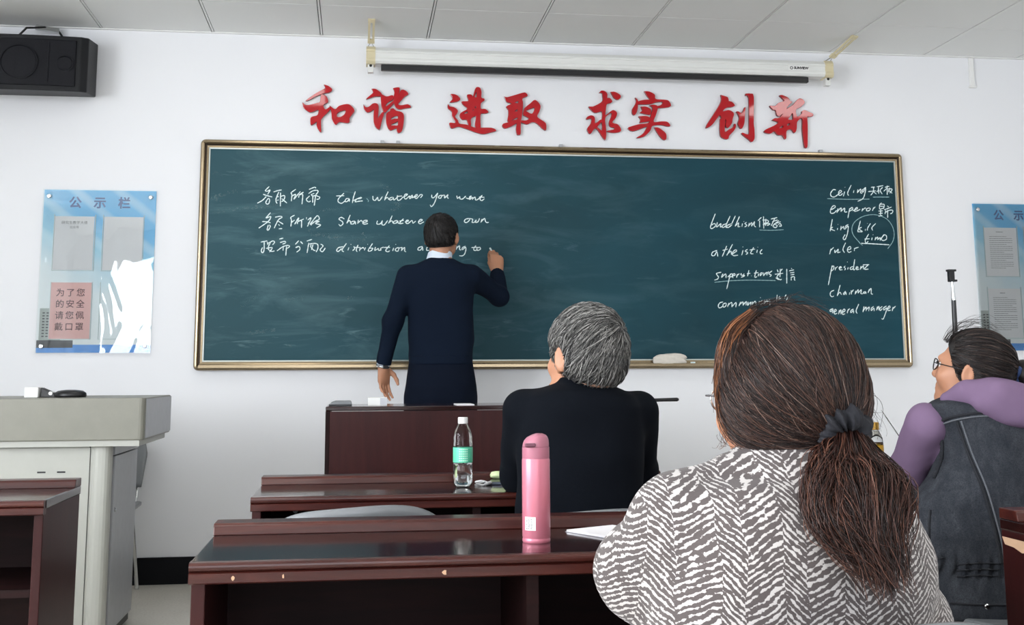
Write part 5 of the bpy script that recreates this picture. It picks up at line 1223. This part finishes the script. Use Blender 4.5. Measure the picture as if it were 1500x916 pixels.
# ---------------------------------------------------------------- woman in the herringbone coat
YW = -4.90
P3 = thing('person', 'woman with a long brown ponytail in a grey and white herringbone coat', 'person', (2.03, YW, 0))
hc, hR = wp(1150, 588, YW + .03), rot3(.40, 0.0, 0); HS = 1.0
sL, sR = wp(992, 768, YW), wp(1298, 826, YW); eL, eR = wp(937, 838, YW + .10), wp(1326, 918, YW + .10); wL, wR = V3(1.99, -4.345, .806), V3(2.13, -4.345, .803)
neck = wp(1160, 690, YW); pel = V3(2.03, YW + .02, .535)
hips = [pel + V3(q * .09, .03, -.02) for q in (-1, 1)]; kns = [V3(2.03 + q * .11, YW + .43, .440) for q in (-1, 1)]; ans = [V3(2.03 + q * .12, YW + .38, .09) for q in (-1, 1)]
b = Field(); head(b, hc, hR, HS, neck, .052); b.cap(neck + V3(0, .0, -.085), pel, .065, .12, .04); b.ell((sL + sR) / 2 + V3(0, .01, -.10), V3(.14, .095, .16), None, .05); b.cap(sL, sR, .040, .040, .05); b.ell(pel, V3(.155, .11, .10), None, .05)
for s_, e_, w_ in ((sL, eL, wL), (sR, eR, wR)): b.cap(s_, e_, .038, .032, .03); b.cap(e_, w_, .032, .023, .02)
legs_seated(b, hips[0], hips[1], kns[0], kns[1], ans[0], ans[1], (.066, .050, .036))
hand(b, wL, V3(.35, .9, -.08), V3(0, 0, 1), V3(1, 0, 0), (.35, .45, .3), .4, .92); hand(b, wR, V3(-.35, .9, -.08), V3(0, 0, 1), V3(-1, 0, 0), (.35, .45, .3), .4, .92)
for a_ in ans: b.cap(a_ + V3(0, -.02, -.03), a_ + V3(0, .13, -.055), .032, .026, .02)
field_obj('body', b, .0045, M_SKIN, P3); eyes(hc, hR, P3, HS)
def coat_mat():
    m = NT('herringbone_coat_cloth'); v = m.coord(); sep = m.node('ShaderNodeSeparateXYZ')
    wob = m.node('ShaderNodeTexNoise'); wob.inputs['Scale'].default_value = 16; m.link(v, wob.inputs['Vector'])
    off = m.node('ShaderNodeVectorMath', operation='SCALE'); off.inputs['Scale'].default_value = .016; sb = m.node('ShaderNodeVectorMath', operation='SUBTRACT'); sb.inputs[1].default_value = (.5, .5, .5)
    m.link(wob.outputs['Color'], sb.inputs[0]); m.link(sb.outputs[0], off.inputs[0]); ad = m.node('ShaderNodeVectorMath', operation='ADD'); m.link(v, ad.inputs[0]); m.link(off.outputs[0], ad.inputs[1]); m.link(ad.outputs[0], sep.inputs[0])
    x, z = sep.outputs['X'], sep.outputs['Z']
    u = m.math('MODULO', m.math('ADD', x, 9.0), .074)
    tri = m.math('MINIMUM', m.math('MULTIPLY', u, .62), m.math('SUBTRACT', .02852, m.math('MULTIPLY', m.math('SUBTRACT', u, .046), 1.0186)))
    fall = m.math('GREATER_THAN', u, .046)
    s = m.math('ADD', m.math('DIVIDE', m.math('SUBTRACT', z, tri), .0092), m.math('MULTIPLY', fall, .5))
    n1 = m.noise(m.coord((60, 60, 90)), 1.0, 2, .5); n2 = m.noise(m.coord((190, 190, 260)), 1.0, 2, .5); n3 = m.noise(m.coord((75, 75, 110)), 1.0, 2, .5)
    s = m.math('ADD', s, m.math('MULTIPLY', m.math('SUBTRACT', n1, .5), .7)); fr = m.math('PINGPONG', s, .5)
    th = m.math('ADD', fr, m.math('ADD', m.math('MULTIPLY', m.math('SUBTRACT', n2, .5), .65), m.math('MULTIPLY', m.math('SUBTRACT', n3, .5), .9)))
    f = m.rng(th, .30, .37, 0, 1)
    fz = m.noise(m.coord(), 900, 2)
    dark = m.mix(fz, rgb(74, 68, 68), rgb(94, 87, 86)); light = m.mix(fz, rgb(172, 167, 165), rgb(196, 191, 189))
    m.set(base=m.mix(f, dark, light), rough=.92, spec=.1, sheen=.15); m.bump(m.math('ADD', f, m.math('MULTIPLY', fz, .5)), .25, .003); return m.m
M_COAT = coat_mat()
f = Field().loft(rows_px([(690, 1085, 1268, .095, 0), (697, 1050, 1288, .105, 0), (708, 1005, 1305, .118, 0), (725, 985, 1318, .132, 0), (760, 970, 1330, .145, 0), (800, 962, 1338, .152, 0), (850, 958, 1345, .158, .005), (920, 958, 1350, .16, .01), (1060, 955, 1352, .165, .02), (1235, 945, 1352, .175, .03)], YW), .03)
f.chain([sL, eL, wL], [.066, .058, .046], .04); f.chain([sR, eR, wR], [.064, .058, .046], .04)
f.cap(wp(1000, 742, YW), wp(1080, 715, YW), .040, .050, .05)
f.loft(rows_px([(640, 1092, 1262, .080, .015), (652, 1080, 1272, .086, .012), (672, 1074, 1280, .092, .006), (694, 1070, 1290, .098, 0)], YW), .012)
ci = wp(1168, 690, YW) + V3(0, .010, 0); f.cap(ci + V3(0, 0, -.03), ci + V3(0, .01, .12), .066, .072, .008, True); f.cut(ci + V3(0, 0, .040), V3(-.12, .42, 1))
f.cut(wL, wL - eL, .09); f.cut(wR, wR - eR, .09); f.cut(V3(2, YW, .445), V3(0, 0, -1), .5)
f.warp(folds(.0045, 22, 33, (1, 1, 1.3))); f.warp(folds(.0018, 70, 34))
cf = Field().loft(rows_px([(644, 1094, 1262, .082, .015), (654, 1080, 1273, .090, .012), (672, 1071, 1283, .098, .006), (690, 1064, 1296, .106, 0), (697, 1066, 1296, .104, 0)], YW), .006)
cf.cap(ci + V3(0, 0, -.06), ci + V3(0, .01, .12), .070, .074, .006, True); cf.cut(ci + V3(0, 0, .042), V3(-.12, .42, 1)); cf.cut(ci + V3(0, .055, 0), V3(0, 1, 0)); cf.warp(folds(.003, 40, 36))
field_obj('coat_collar', cf, .005, M_COAT, P3)
COATF = f; field_obj('coat', f, .0060, M_COAT, P3)
f = Field(); f.ell(pel, V3(.165, .125, .092), None, .04); legs_seated(f, hips[0], hips[1], kns[0], kns[1], ans[0], ans[1], (.074, .060, .052)); f.cut(V3(2, YW, .07), V3(0, 0, -1)); f.cut(V3(2, YW, .446), V3(0, 0, -1), .17)
field_obj('trousers', f, .008, M_DARK_TROUSER, P3)
for a_ in ans: shoe(a_, V3(0, 1, 0), P3, M_SHOE, .93)
# hair: pulled back over the head to a scrunchie low on the right, then a long ponytail over the coat
h0 = wp(1161, 553, YW); h = Field()
h.ell(h0, V3(.0905, .104, .0985), None); h.ell(wp(1182, 598, YW - .005), V3(.070, .088, .064), None, .05); h.ell(wp(1120, 590, YW - .005), V3(.060, .070, .068), None, .04)
h.ell(hc + hR @ V3(0, .130, -.035), V3(.066, .072, .105), hR, .02, True)
h.cut(wp(1170, 672, YW), V3(-.20, .25, -1))
M_HAIR_B = plain('brown_hair_base', rgb(44, 30, 26), .5)
ho = field_obj('hair', h, .005, M_HAIR_B, P3)
SP = wp(1235, 628, YW - .092)
M_HAIR_W = hair_mat('brown_hair', [(0, rgb(18, 11, 11)), (.45, rgb(38, 24, 21)), (.80, rgb(62, 40, 33)), (.95, rgb(92, 66, 55)), (1, rgb(130, 112, 104))], .42)
M_HAIR_LIT = hair_mat('orange_lit_hair_front', [(0, rgb(44, 26, 18)), (.5, rgb(86, 50, 30)), (1, rgb(150, 96, 60))], .34)  # brown hair with the orange light of its left edge put into the colour
rg = np.random.default_rng(5)
d0 = rg.normal(size=(26000, 3)); d0 /= np.linalg.norm(d0, axis=1)[:, None]; lc = d0 @ hR
dS = nrm(SP - h0)
ok = (lc[:, 2] > -.55) & ~((lc[:, 1] > .55) & (lc[:, 2] < .50)) & ((d0 @ dS) < .86); d0 = d0[ok][:9000]
n = 12; tt = np.linspace(0, .93, n)
D = slerp(d0, np.broadcast_to(nrm(dS + 0), d0.shape) + rg.normal(size=d0.shape) * .05, tt); D[..., 2] -= .34 * np.sin(np.pi * tt)[None] * rg.uniform(.3, 1.2, (len(d0), 1)) * (d0[:, None, 2] < .75)
D += np.sin(tt[None, :, None] * rg.uniform(4, 9, (len(d0), 1, 1)) + rg.uniform(0, 6, (len(d0), 1, 3))) * .016; D += rg.normal(size=(len(d0), 1, 3)) * .10 * np.sin(np.pi * tt)[None, :, None]
D /= np.linalg.norm(D, axis=2, keepdims=True)
rad = h.outer(h0, D, .22) + rg.uniform(-.0005, .0035, (len(d0), 1)) + .004 * np.sin(np.pi * tt)[None] * rg.uniform(0, 1, (len(d0), 1)) ** 2
Cc = h0 + D * rad[..., None]
strands('hair_strands', Cc, np.broadcast_to(.00060 * rg.uniform(.6, 1.4, (len(d0), 1)) * (1 - .3 * tt[None]), rad.shape), M_HAIR_W, ho, 41)
def lock(name, px, S, spread, r, mat, parent, seed, wave=.004, wf=7, tail=.5):
    """strands along a chain of (u, v, Y) with a half width in pixels at each node"""
    g = np.random.default_rng(seed); P = np.array([wp(u, v, Y) for (u, v, Y, w) in px]); w = np.array([p[3] for p in px]) / ppm(YW); N = 18
    x = np.linspace(0, 1, len(P)); t = np.linspace(0, 1, N)
    def cm(A): return np.array(catmull(list(A), 1e9 if False else .004))
    pc = cm(P); s = np.linspace(0, 1, len(pc)); Cn = np.stack([np.interp(t, s, pc[:, i]) for i in range(3)], 1); Wn = np.interp(t, x, w)
    T = np.gradient(Cn, axis=0); T /= np.linalg.norm(T, axis=1)[:, None]; A = np.cross(T, V3(0, 1, 0)); A /= np.linalg.norm(A, axis=1)[:, None]; B = np.cross(T, A)
    q = g.normal(size=(S, 2)); q /= np.linalg.norm(q, axis=1)[:, None]; q *= np.sqrt(g.random((S, 1))); q[:, 1] *= .8
    L = g.uniform(1 - tail, 1.0, (S, 1)); tq = t[None] * L
    def samp(M): return np.stack([np.interp(tq, t, M[:, i]) for i in range(M.shape[1])], -1)
    C = samp(Cn) + samp(A) * (q[:, 0:1] * np.interp(tq, t, Wn))[..., None] + samp(B) * (q[:, 1:2] * np.interp(tq, t, Wn))[..., None]
    ph = g.uniform(0, 6, (S, 1, 3)); C += wave * np.sin(tq[..., None] * wf * g.uniform(.7, 1.4, (S, 1, 1)) + ph) * np.minimum(tq * 3, 1)[..., None] + (g.normal(size=(S, 1, 3)) * spread) * (tq ** 2)[..., None]
    return strands(name, C, np.broadcast_to(r * g.uniform(.6, 1.4, (S, 1)) * (1 - .55 * t[None]), (S, N)), mat, parent, seed)
yp = YW - .06
PT = [(1238, 626, YW - .075, 16), (1248, 656, YW - .105, 28), (1258, 700, YW - .125, 52), (1270, 742, YW - .155, 68), (1280, 785, YW - .175, 52), (1296, 822, YW - .185, 26), (1306, 858, YW - .19, 8)]
pt = Field(); pts_ = [wp(u, v, Y) for (u, v, Y, w) in PT]; pt.chain(pts_[:-1], [w / ppm(YW) * .40 for (_, _, _, w) in PT][:-1], .03); pt.warp(folds(.004, 60, 4, (1, 1, .2)))
po = field_obj('ponytail', pt, .005, M_HAIR_B, P3)
M_HAIR_T = hair_mat('dark_brown_ponytail_hair', [(0, rgb(20, 13, 12)), (.4, rgb(44, 27, 24)), (.75, rgb(70, 43, 36)), (1, rgb(108, 72, 58))], .34)
lock('ponytail_strands', PT, 3600, .010, .0008, M_HAIR_T, po, 51, .006, 9)
lock('ponytail_strands', [(1236, 640, YW - .085, 14), (1226, 680, YW - .115, 34), (1216, 725, YW - .15, 36), (1228, 765, YW - .17, 34), (1258, 800, YW - .18, 24), (1284, 846, YW - .185, 8)], 1500, .012, .0008, M_HAIR_T, po, 52, .008, 11)
# front lock falling past the cheek, and stray hairs
lock('front_lock', [(1103, 460, YW - .004, 9), (1076, 488, YW - .012, 13), (1062, 528, YW - .012, 11), (1062, 575, YW - .004, 11), (1074, 612, YW + .0, 14), (1090, 640, YW + .01, 14)], 800, .006, .0008, M_HAIR_LIT, ho, 53, .004, 8)
lock('front_lock', [(1110, 462, YW + .00, 16), (1078, 500, YW - .01, 18), (1076, 560, YW - .015, 22), (1104, 606, YW - .02, 24), (1150, 630, YW - .035, 22), (1215, 632, YW - .05, 14)], 900, .004, .0008, M_HAIR_W, ho, 54, .003, 7)
lock('stray_hair', [(1075, 600, YW + .04, 6), (1066, 640, YW + .045, 8), (1060, 655, YW + .045, 9), (1052, 648, YW + .045, 9), (1058, 640, YW + .045, 8)], 10, .008, .0005, M_HAIR_LIT, ho, 55, .006, 8, .3)
lock('stray_hair', [(1100, 456, YW, 10), (1165, 444, YW, 12), (1225, 462, YW, 10)], 50, .004, .0004, M_HAIR_W, ho, 56, .006, 9, .6)
lock('stray_hair', [(1262, 560, YW - .03, 10), (1276, 600, YW - .03, 12), (1282, 640, YW - .04, 12)], 26, .010, .0004, M_HAIR_W, ho, 57, .006, 8, .5)
# scrunchie
ax = nrm(wp(1250, 650, YW - .09) - wp(1226, 606, YW - .04)); Rs = np.stack([nrm(np.cross(ax, V3(0, 1, 0))), np.cross(ax, nrm(np.cross(ax, V3(0, 1, 0)))), ax], 1)
f = Field().torus(SP + V3(0, -.004, 0), .0185, .0130, (1.12, 1, 1.25), Rs)
def puck(P):
    q = (P - SP) @ Rs; a = np.arctan2(q[..., 1], q[..., 0]); return .0042 * np.sin(a * 9 + 2 * np.sin(a * 3)) + .0020 * np.sin(a * 17 + q[..., 2] * 160)
f.warp(puck); field_obj('scrunchie', f, .0025, plain('navy_scrunchie_cloth', rgb(17, 18, 26), .85, 0, .1, 80, .1), P3, relax=2)
def glasses(c, R, parent, s, mat):
    g = lambda x, y, z: np.array(c) + R @ (V3(x, y, z) * s); m = MB()
    for q in (-1, 1):
        m.tube([g(q * .032 + .0215 * math.cos(a), .103 - .004 * abs(math.cos(a)), .002 + .017 * math.sin(a)) for a in np.linspace(0, 2 * math.pi, 25)], .0016, 6)
        m.tube([g(q * .0535, .099, .008), g(q * .076, .083, .008), g(q * .084, .0, .006), g(q * .083, -.020, -.008)], .0015, 6)
    m.tube([g(-.0105, .103, .006), g(0, .107, .009), g(.0105, .103, .006)], .0015, 6)
    return m.obj('glasses', mat, parent, smooth=True)
glasses(hc, hR, P3, HS, M_CHROME)

# ---------------------------------------------------------------- woman in the denim vest
YV = -3.42
P4 = thing('person', 'woman with glasses in a dark denim vest over a lilac hooded top', 'person', (3.24, YV, 0))
hc, hR = wp(1424, 545, YV + .02), rot3(.80, .22, 0); HS = .93
sL, sR = wp(1358, 622, YV + .02), wp(1545, 628, YV); eL, eR = wp(1329, 694, -3.25), wp(1578, 716, -3.24); wL, wR = V3(3.10, -3.085, .798), V3(3.42, -3.04, .800)
neck = wp(1435, 598, YV); pel = V3(3.22, YV, .535)
hips = [pel + V3(q * .09, .03, -.02) for q in (-1, 1)]; kns = [V3(3.22 + q * .11, YV + .43, .440) for q in (-1, 1)]; ans = [V3(3.22 + q * .12, YV + .38, .09) for q in (-1, 1)]
b = Field(); head(b, hc, hR, HS, neck, .054); b.cap(neck + V3(0, .0, -.085), pel, .065, .12, .04); b.ell((sL + sR) / 2 + V3(0, 0, -.12), V3(.135, .095, .17), None, .05); b.cap(sL, sR, .040, .040, .05); b.ell(pel, V3(.155, .11, .10), None, .05)
for s_, e_, w_ in ((sL, eL, wL), (sR, eR, wR)): b.cap(s_, e_, .038, .032, .03); b.cap(e_, w_, .032, .023, .02)
legs_seated(b, hips[0], hips[1], kns[0], kns[1], ans[0], ans[1], (.066, .050, .036))
hand(b, wL, V3(.6, .75, -.08), V3(0, 0, 1), V3(1, 0, 0), (.35, .45, .3), .4, .92); hand(b, wR, V3(-.5, .8, -.08), V3(0, 0, 1), V3(-1, 0, 0), (.35, .45, .3), .4, .92)
for a_ in ans: b.cap(a_ + V3(0, -.02, -.03), a_ + V3(0, .13, -.055), .032, .026, .02)
field_obj('body', b, .0045, M_SKIN, P4); eyes(hc, hR, P4, HS)
BUN = wp(1489, 548, YV - .02); ho_c = hc + hR @ (V3(0, -.012, .030) * HS)
h, h0 = hair_field(hc, hR, HS, .012, -.058)
M_HAIR_D = hair_mat('dark_hair', [(0, rgb(14, 12, 13)), (.6, rgb(34, 27, 26)), (.9, rgb(50, 38, 35)), (1, rgb(84, 66, 58))], .36)
M_HAIR_DB = plain('dark_hair_base', rgb(22, 18, 18), .5)
ho = field_obj('hair', h, .0045, M_HAIR_DB, P4)
rg = np.random.default_rng(15); d0 = rg.normal(size=(9000, 3)); d0 /= np.linalg.norm(d0, axis=1)[:, None]; lc = d0 @ hR; dS = nrm(BUN - h0)
ok = (lc[:, 2] > -.45) & ~((lc[:, 1] > .62) & (lc[:, 2] < .55)) & ((d0 @ dS) < .9); d0 = d0[ok][:3200]
D = slerp(d0, np.broadcast_to(dS, d0.shape) + rg.normal(size=d0.shape) * .06, tt); D += np.sin(tt[None, :, None] * rg.uniform(4, 9, (len(d0), 1, 1)) + rg.uniform(0, 6, (len(d0), 1, 3))) * .012; D /= np.linalg.norm(D, axis=2, keepdims=True)
rad = h.outer(h0, D, .22); bad = rad.min(axis=1) < .05; D, rad = D[~bad], rad[~bad]
rad = rad + rg.uniform(-.0005, .003, (len(D), 1)) + .004 * np.sin(np.pi * tt)[None] * rg.uniform(0, 1, (len(D), 1)) ** 2
strands('hair_strands', h0 + D * rad[..., None], np.broadcast_to(.0009 * rg.uniform(.6, 1.4, (len(D), 1)), rad.shape), M_HAIR_D, ho, 61)
lock('stray_hair', [(1385, 500, YV + .02, 10), (1402, 482, YV + .02, 16), (1440, 472, YV, 18), (1470, 486, YV, 16)], 40, .006, .0005, M_HAIR_D, ho, 62, .008, 8, .6)
f = Field().ell(BUN + V3(.022, -.006, 0), V3(.040, .040, .038)); f.warp(folds(.003, 130, 9)); field_obj('hair_bun', f, .004, M_HAIR_DB, P4)
f = Field().torus(BUN + V3(-.016, -.004, .006), .024, .009, (1, 1, 1.3), np.stack([V3(0, 1, 0), V3(0, 0, 1), V3(1, 0, 0)], 1))
bc = BUN
def puck2(P):
    q = P - bc; a = np.arctan2(q[..., 2], q[..., 1]); return .0035 * np.sin(a * 8 + 2 * np.sin(a * 3))
f.warp(puck2); field_obj('scrunchie', f, .003, plain('blue_scrunchie_cloth', rgb(40, 62, 104), .7, 0, .2, 70), P4)
glasses(hc, hR, P4, HS, M_BLACK)
M_LILAC = knit('lilac_sweatshirt_cloth', rgb(126, 104, 132), 900, .12)
f = Field(); f.chain([sL, eL, wL], [.058, .054, .042], .03); f.chain([sR, eR, wR], [.058, .054, .042], .03); f.ell((sL + sR) / 2 + V3(0, 0, -.10), V3(.15, .105, .16), None, .04)
f.cut(wL, wL - eL, .08); f.cut(wR, wR - eR, .08); f.warp(folds(.006, 30, 44, (1, 1, 1.3))); f.warp(folds(.002, 70, 45, (1, 1, .6)))
field_obj('sweatshirt', f, .006, M_LILAC, P4)
f = Field(); H = [wp(1388, 586, YV - .01), wp(1418, 577, YV - .055), wp(1455, 578, YV - .085), wp(1500, 588, YV - .08), wp(1535, 598, YV - .02)]
f.chain(H, [.020, .030, .040, .040, .026], .03); f.ell(wp(1482, 594, YV - .115), V3(.062, .036, .050), rot3(0, 0, .25), .04); f.cap(wp(1440, 592, YV - .10), wp(1496, 616, YV - .120), .022, .020, .03)
f.cap(neck + V3(0, .01, 0), neck + V3(-.01, .02, .12), .056, .06, .012, True); f.warp(folds(.004, 50, 46))
field_obj('hood', f, .005, M_LILAC, P4)
def denim_mat():
    m = NT('washed_black_denim'); v = m.coord(); n = m.noise(m.coord((1, 1, .6)), 22, 9, .72, .5); w = m.noise(m.coord((1, 1, .4)), 700, 2); n2 = m.noise(v, 320, 4, .7)
    c = m.ramp(n, [(.25, rgb(40, 43, 50)), (.48, rgb(54, 57, 63)), (.66, rgb(72, 75, 81)), (.85, rgb(104, 107, 111))])
    c = m.mix(m.rng(n2, .42, .7, 0, .75), c, rgb(26, 28, 34)); m.set(base=c, rough=.85, spec=.15); m.bump(w, .2, .002); return m.m
M_DENIM = denim_mat(); M_DENIM_D = plain('dark_denim_seam', rgb(30, 32, 38), .9, 0, .25, 200)
f = Field().loft(rows_px([(578, 1395, 1515, .080, 0), (586, 1372, 1532, .095, 0), (594, 1360, 1545, .105, 0), (612, 1368, 1550, .118, 0), (632, 1377, 1552, .125, 0), (674, 1378, 1552, .130, 0), (700, 1366, 1555, .135, .005), (731, 1343, 1568, .140, .01), (775, 1338, 1575, .145, .015), (815, 1344, 1570, .142, .02), (835, 1350, 1562, .136, .02), (852, 1350, 1564, .142, .02), (885, 1352, 1566, .148, .02), (901, 1354, 1564, .148, .02)], YV), .012)
f.warp(folds(.006, 24, 47, (1, 1, .5))); f.warp(folds(.0022, 75, 48, (1, 1, .5)))
zg = wp(1430, 835, YV - .12)[2]
f.warp(lambda P: .0045 * np.sin(P[..., 0] * 230 + 3 * np.sin(P[..., 2] * 30)) * np.exp(-((P[..., 2] - zg) / .035) ** 2))
M_DENIM_L = plain('worn_light_denim_seam', rgb(98, 101, 107), .9, 0, .3, 300)
VF = f; field_obj('vest', f, .006, M_DENIM, P4)
def seam(name, px, r, mat, step=5, zig=0.0, lift=.001):
    pts = []
    for k, (u, v) in enumerate(catmull(px, step)):
        p = march(VF, u, v, 2.4, 4.2)
        if p is None: continue
        e = .004; n_ = nrm([VF.at(p + V3(e, 0, 0)) - VF.at(p - V3(e, 0, 0)), VF.at(p + V3(0, e, 0)) - VF.at(p - V3(0, e, 0)), VF.at(p + V3(0, 0, e)) - VF.at(p - V3(0, 0, e))])
        pts.append(p + n_ * (lift + (zig if k % 2 else 0)))
    if len(pts) > 2: return MB().tube(pts, r, 6).obj(name, mat, P4, smooth=True)
seam('armhole_edge', [(1361, 597), (1374, 618), (1380, 640), (1381, 668), (1374, 690), (1369, 701)], .0055, M_DENIM_D, 3, .003)
seam('yoke_seam', [(1378, 617), (1400, 610), (1441, 605), (1500, 607)], .0035, M_DENIM_D); seam('yoke_seam', [(1379, 622), (1402, 615), (1441, 610), (1500, 612)], .0022, M_DENIM_L)
seam('back_seam', [(1402, 617), (1418, 664), (1441, 721), (1460, 790), (1466, 826)], .0038, M_DENIM_D); seam('back_seam', [(1408, 617), (1424, 664), (1447, 721), (1466, 790), (1471, 824)], .0024, M_DENIM_L)
seam('pocket_seam', [(1363, 747), (1361, 780), (1366, 814), (1384, 818)], .0032, M_DENIM_D)
for v_ in (826, 835, 844): seam('waist_gathers', [(1402, v_ + 1), (1436, v_ - 1), (1463, v_)], .0022, M_DENIM_D, 2, .003)
seam('hem_seam', [(1392, 884), (1430, 886), (1500, 887)], .003, M_DENIM_D)
p = march(VF, 1445, 889, 2.4, 4.2); MB().lathe([(.0075, 0), (.0075, .004), (.005, .006), (0, .006)], p, 18, 'y').obj('button', M_CHROME, P4)
f = Field(); f.ell(pel, V3(.168, .128, .092), None, .04); legs_seated(f, hips[0], hips[1], kns[0], kns[1], ans[0], ans[1], (.074, .060, .052)); f.cut(V3(3, YV, .07), V3(0, 0, -1)); f.cut(V3(3.2, YV, .446), V3(0, 0, -1), .17)
field_obj('trousers', f, .008, M_DARK_TROUSER, P4)
for a_ in ans: shoe(a_, V3(0, 1, 0), P4, M_SHOE, .93)
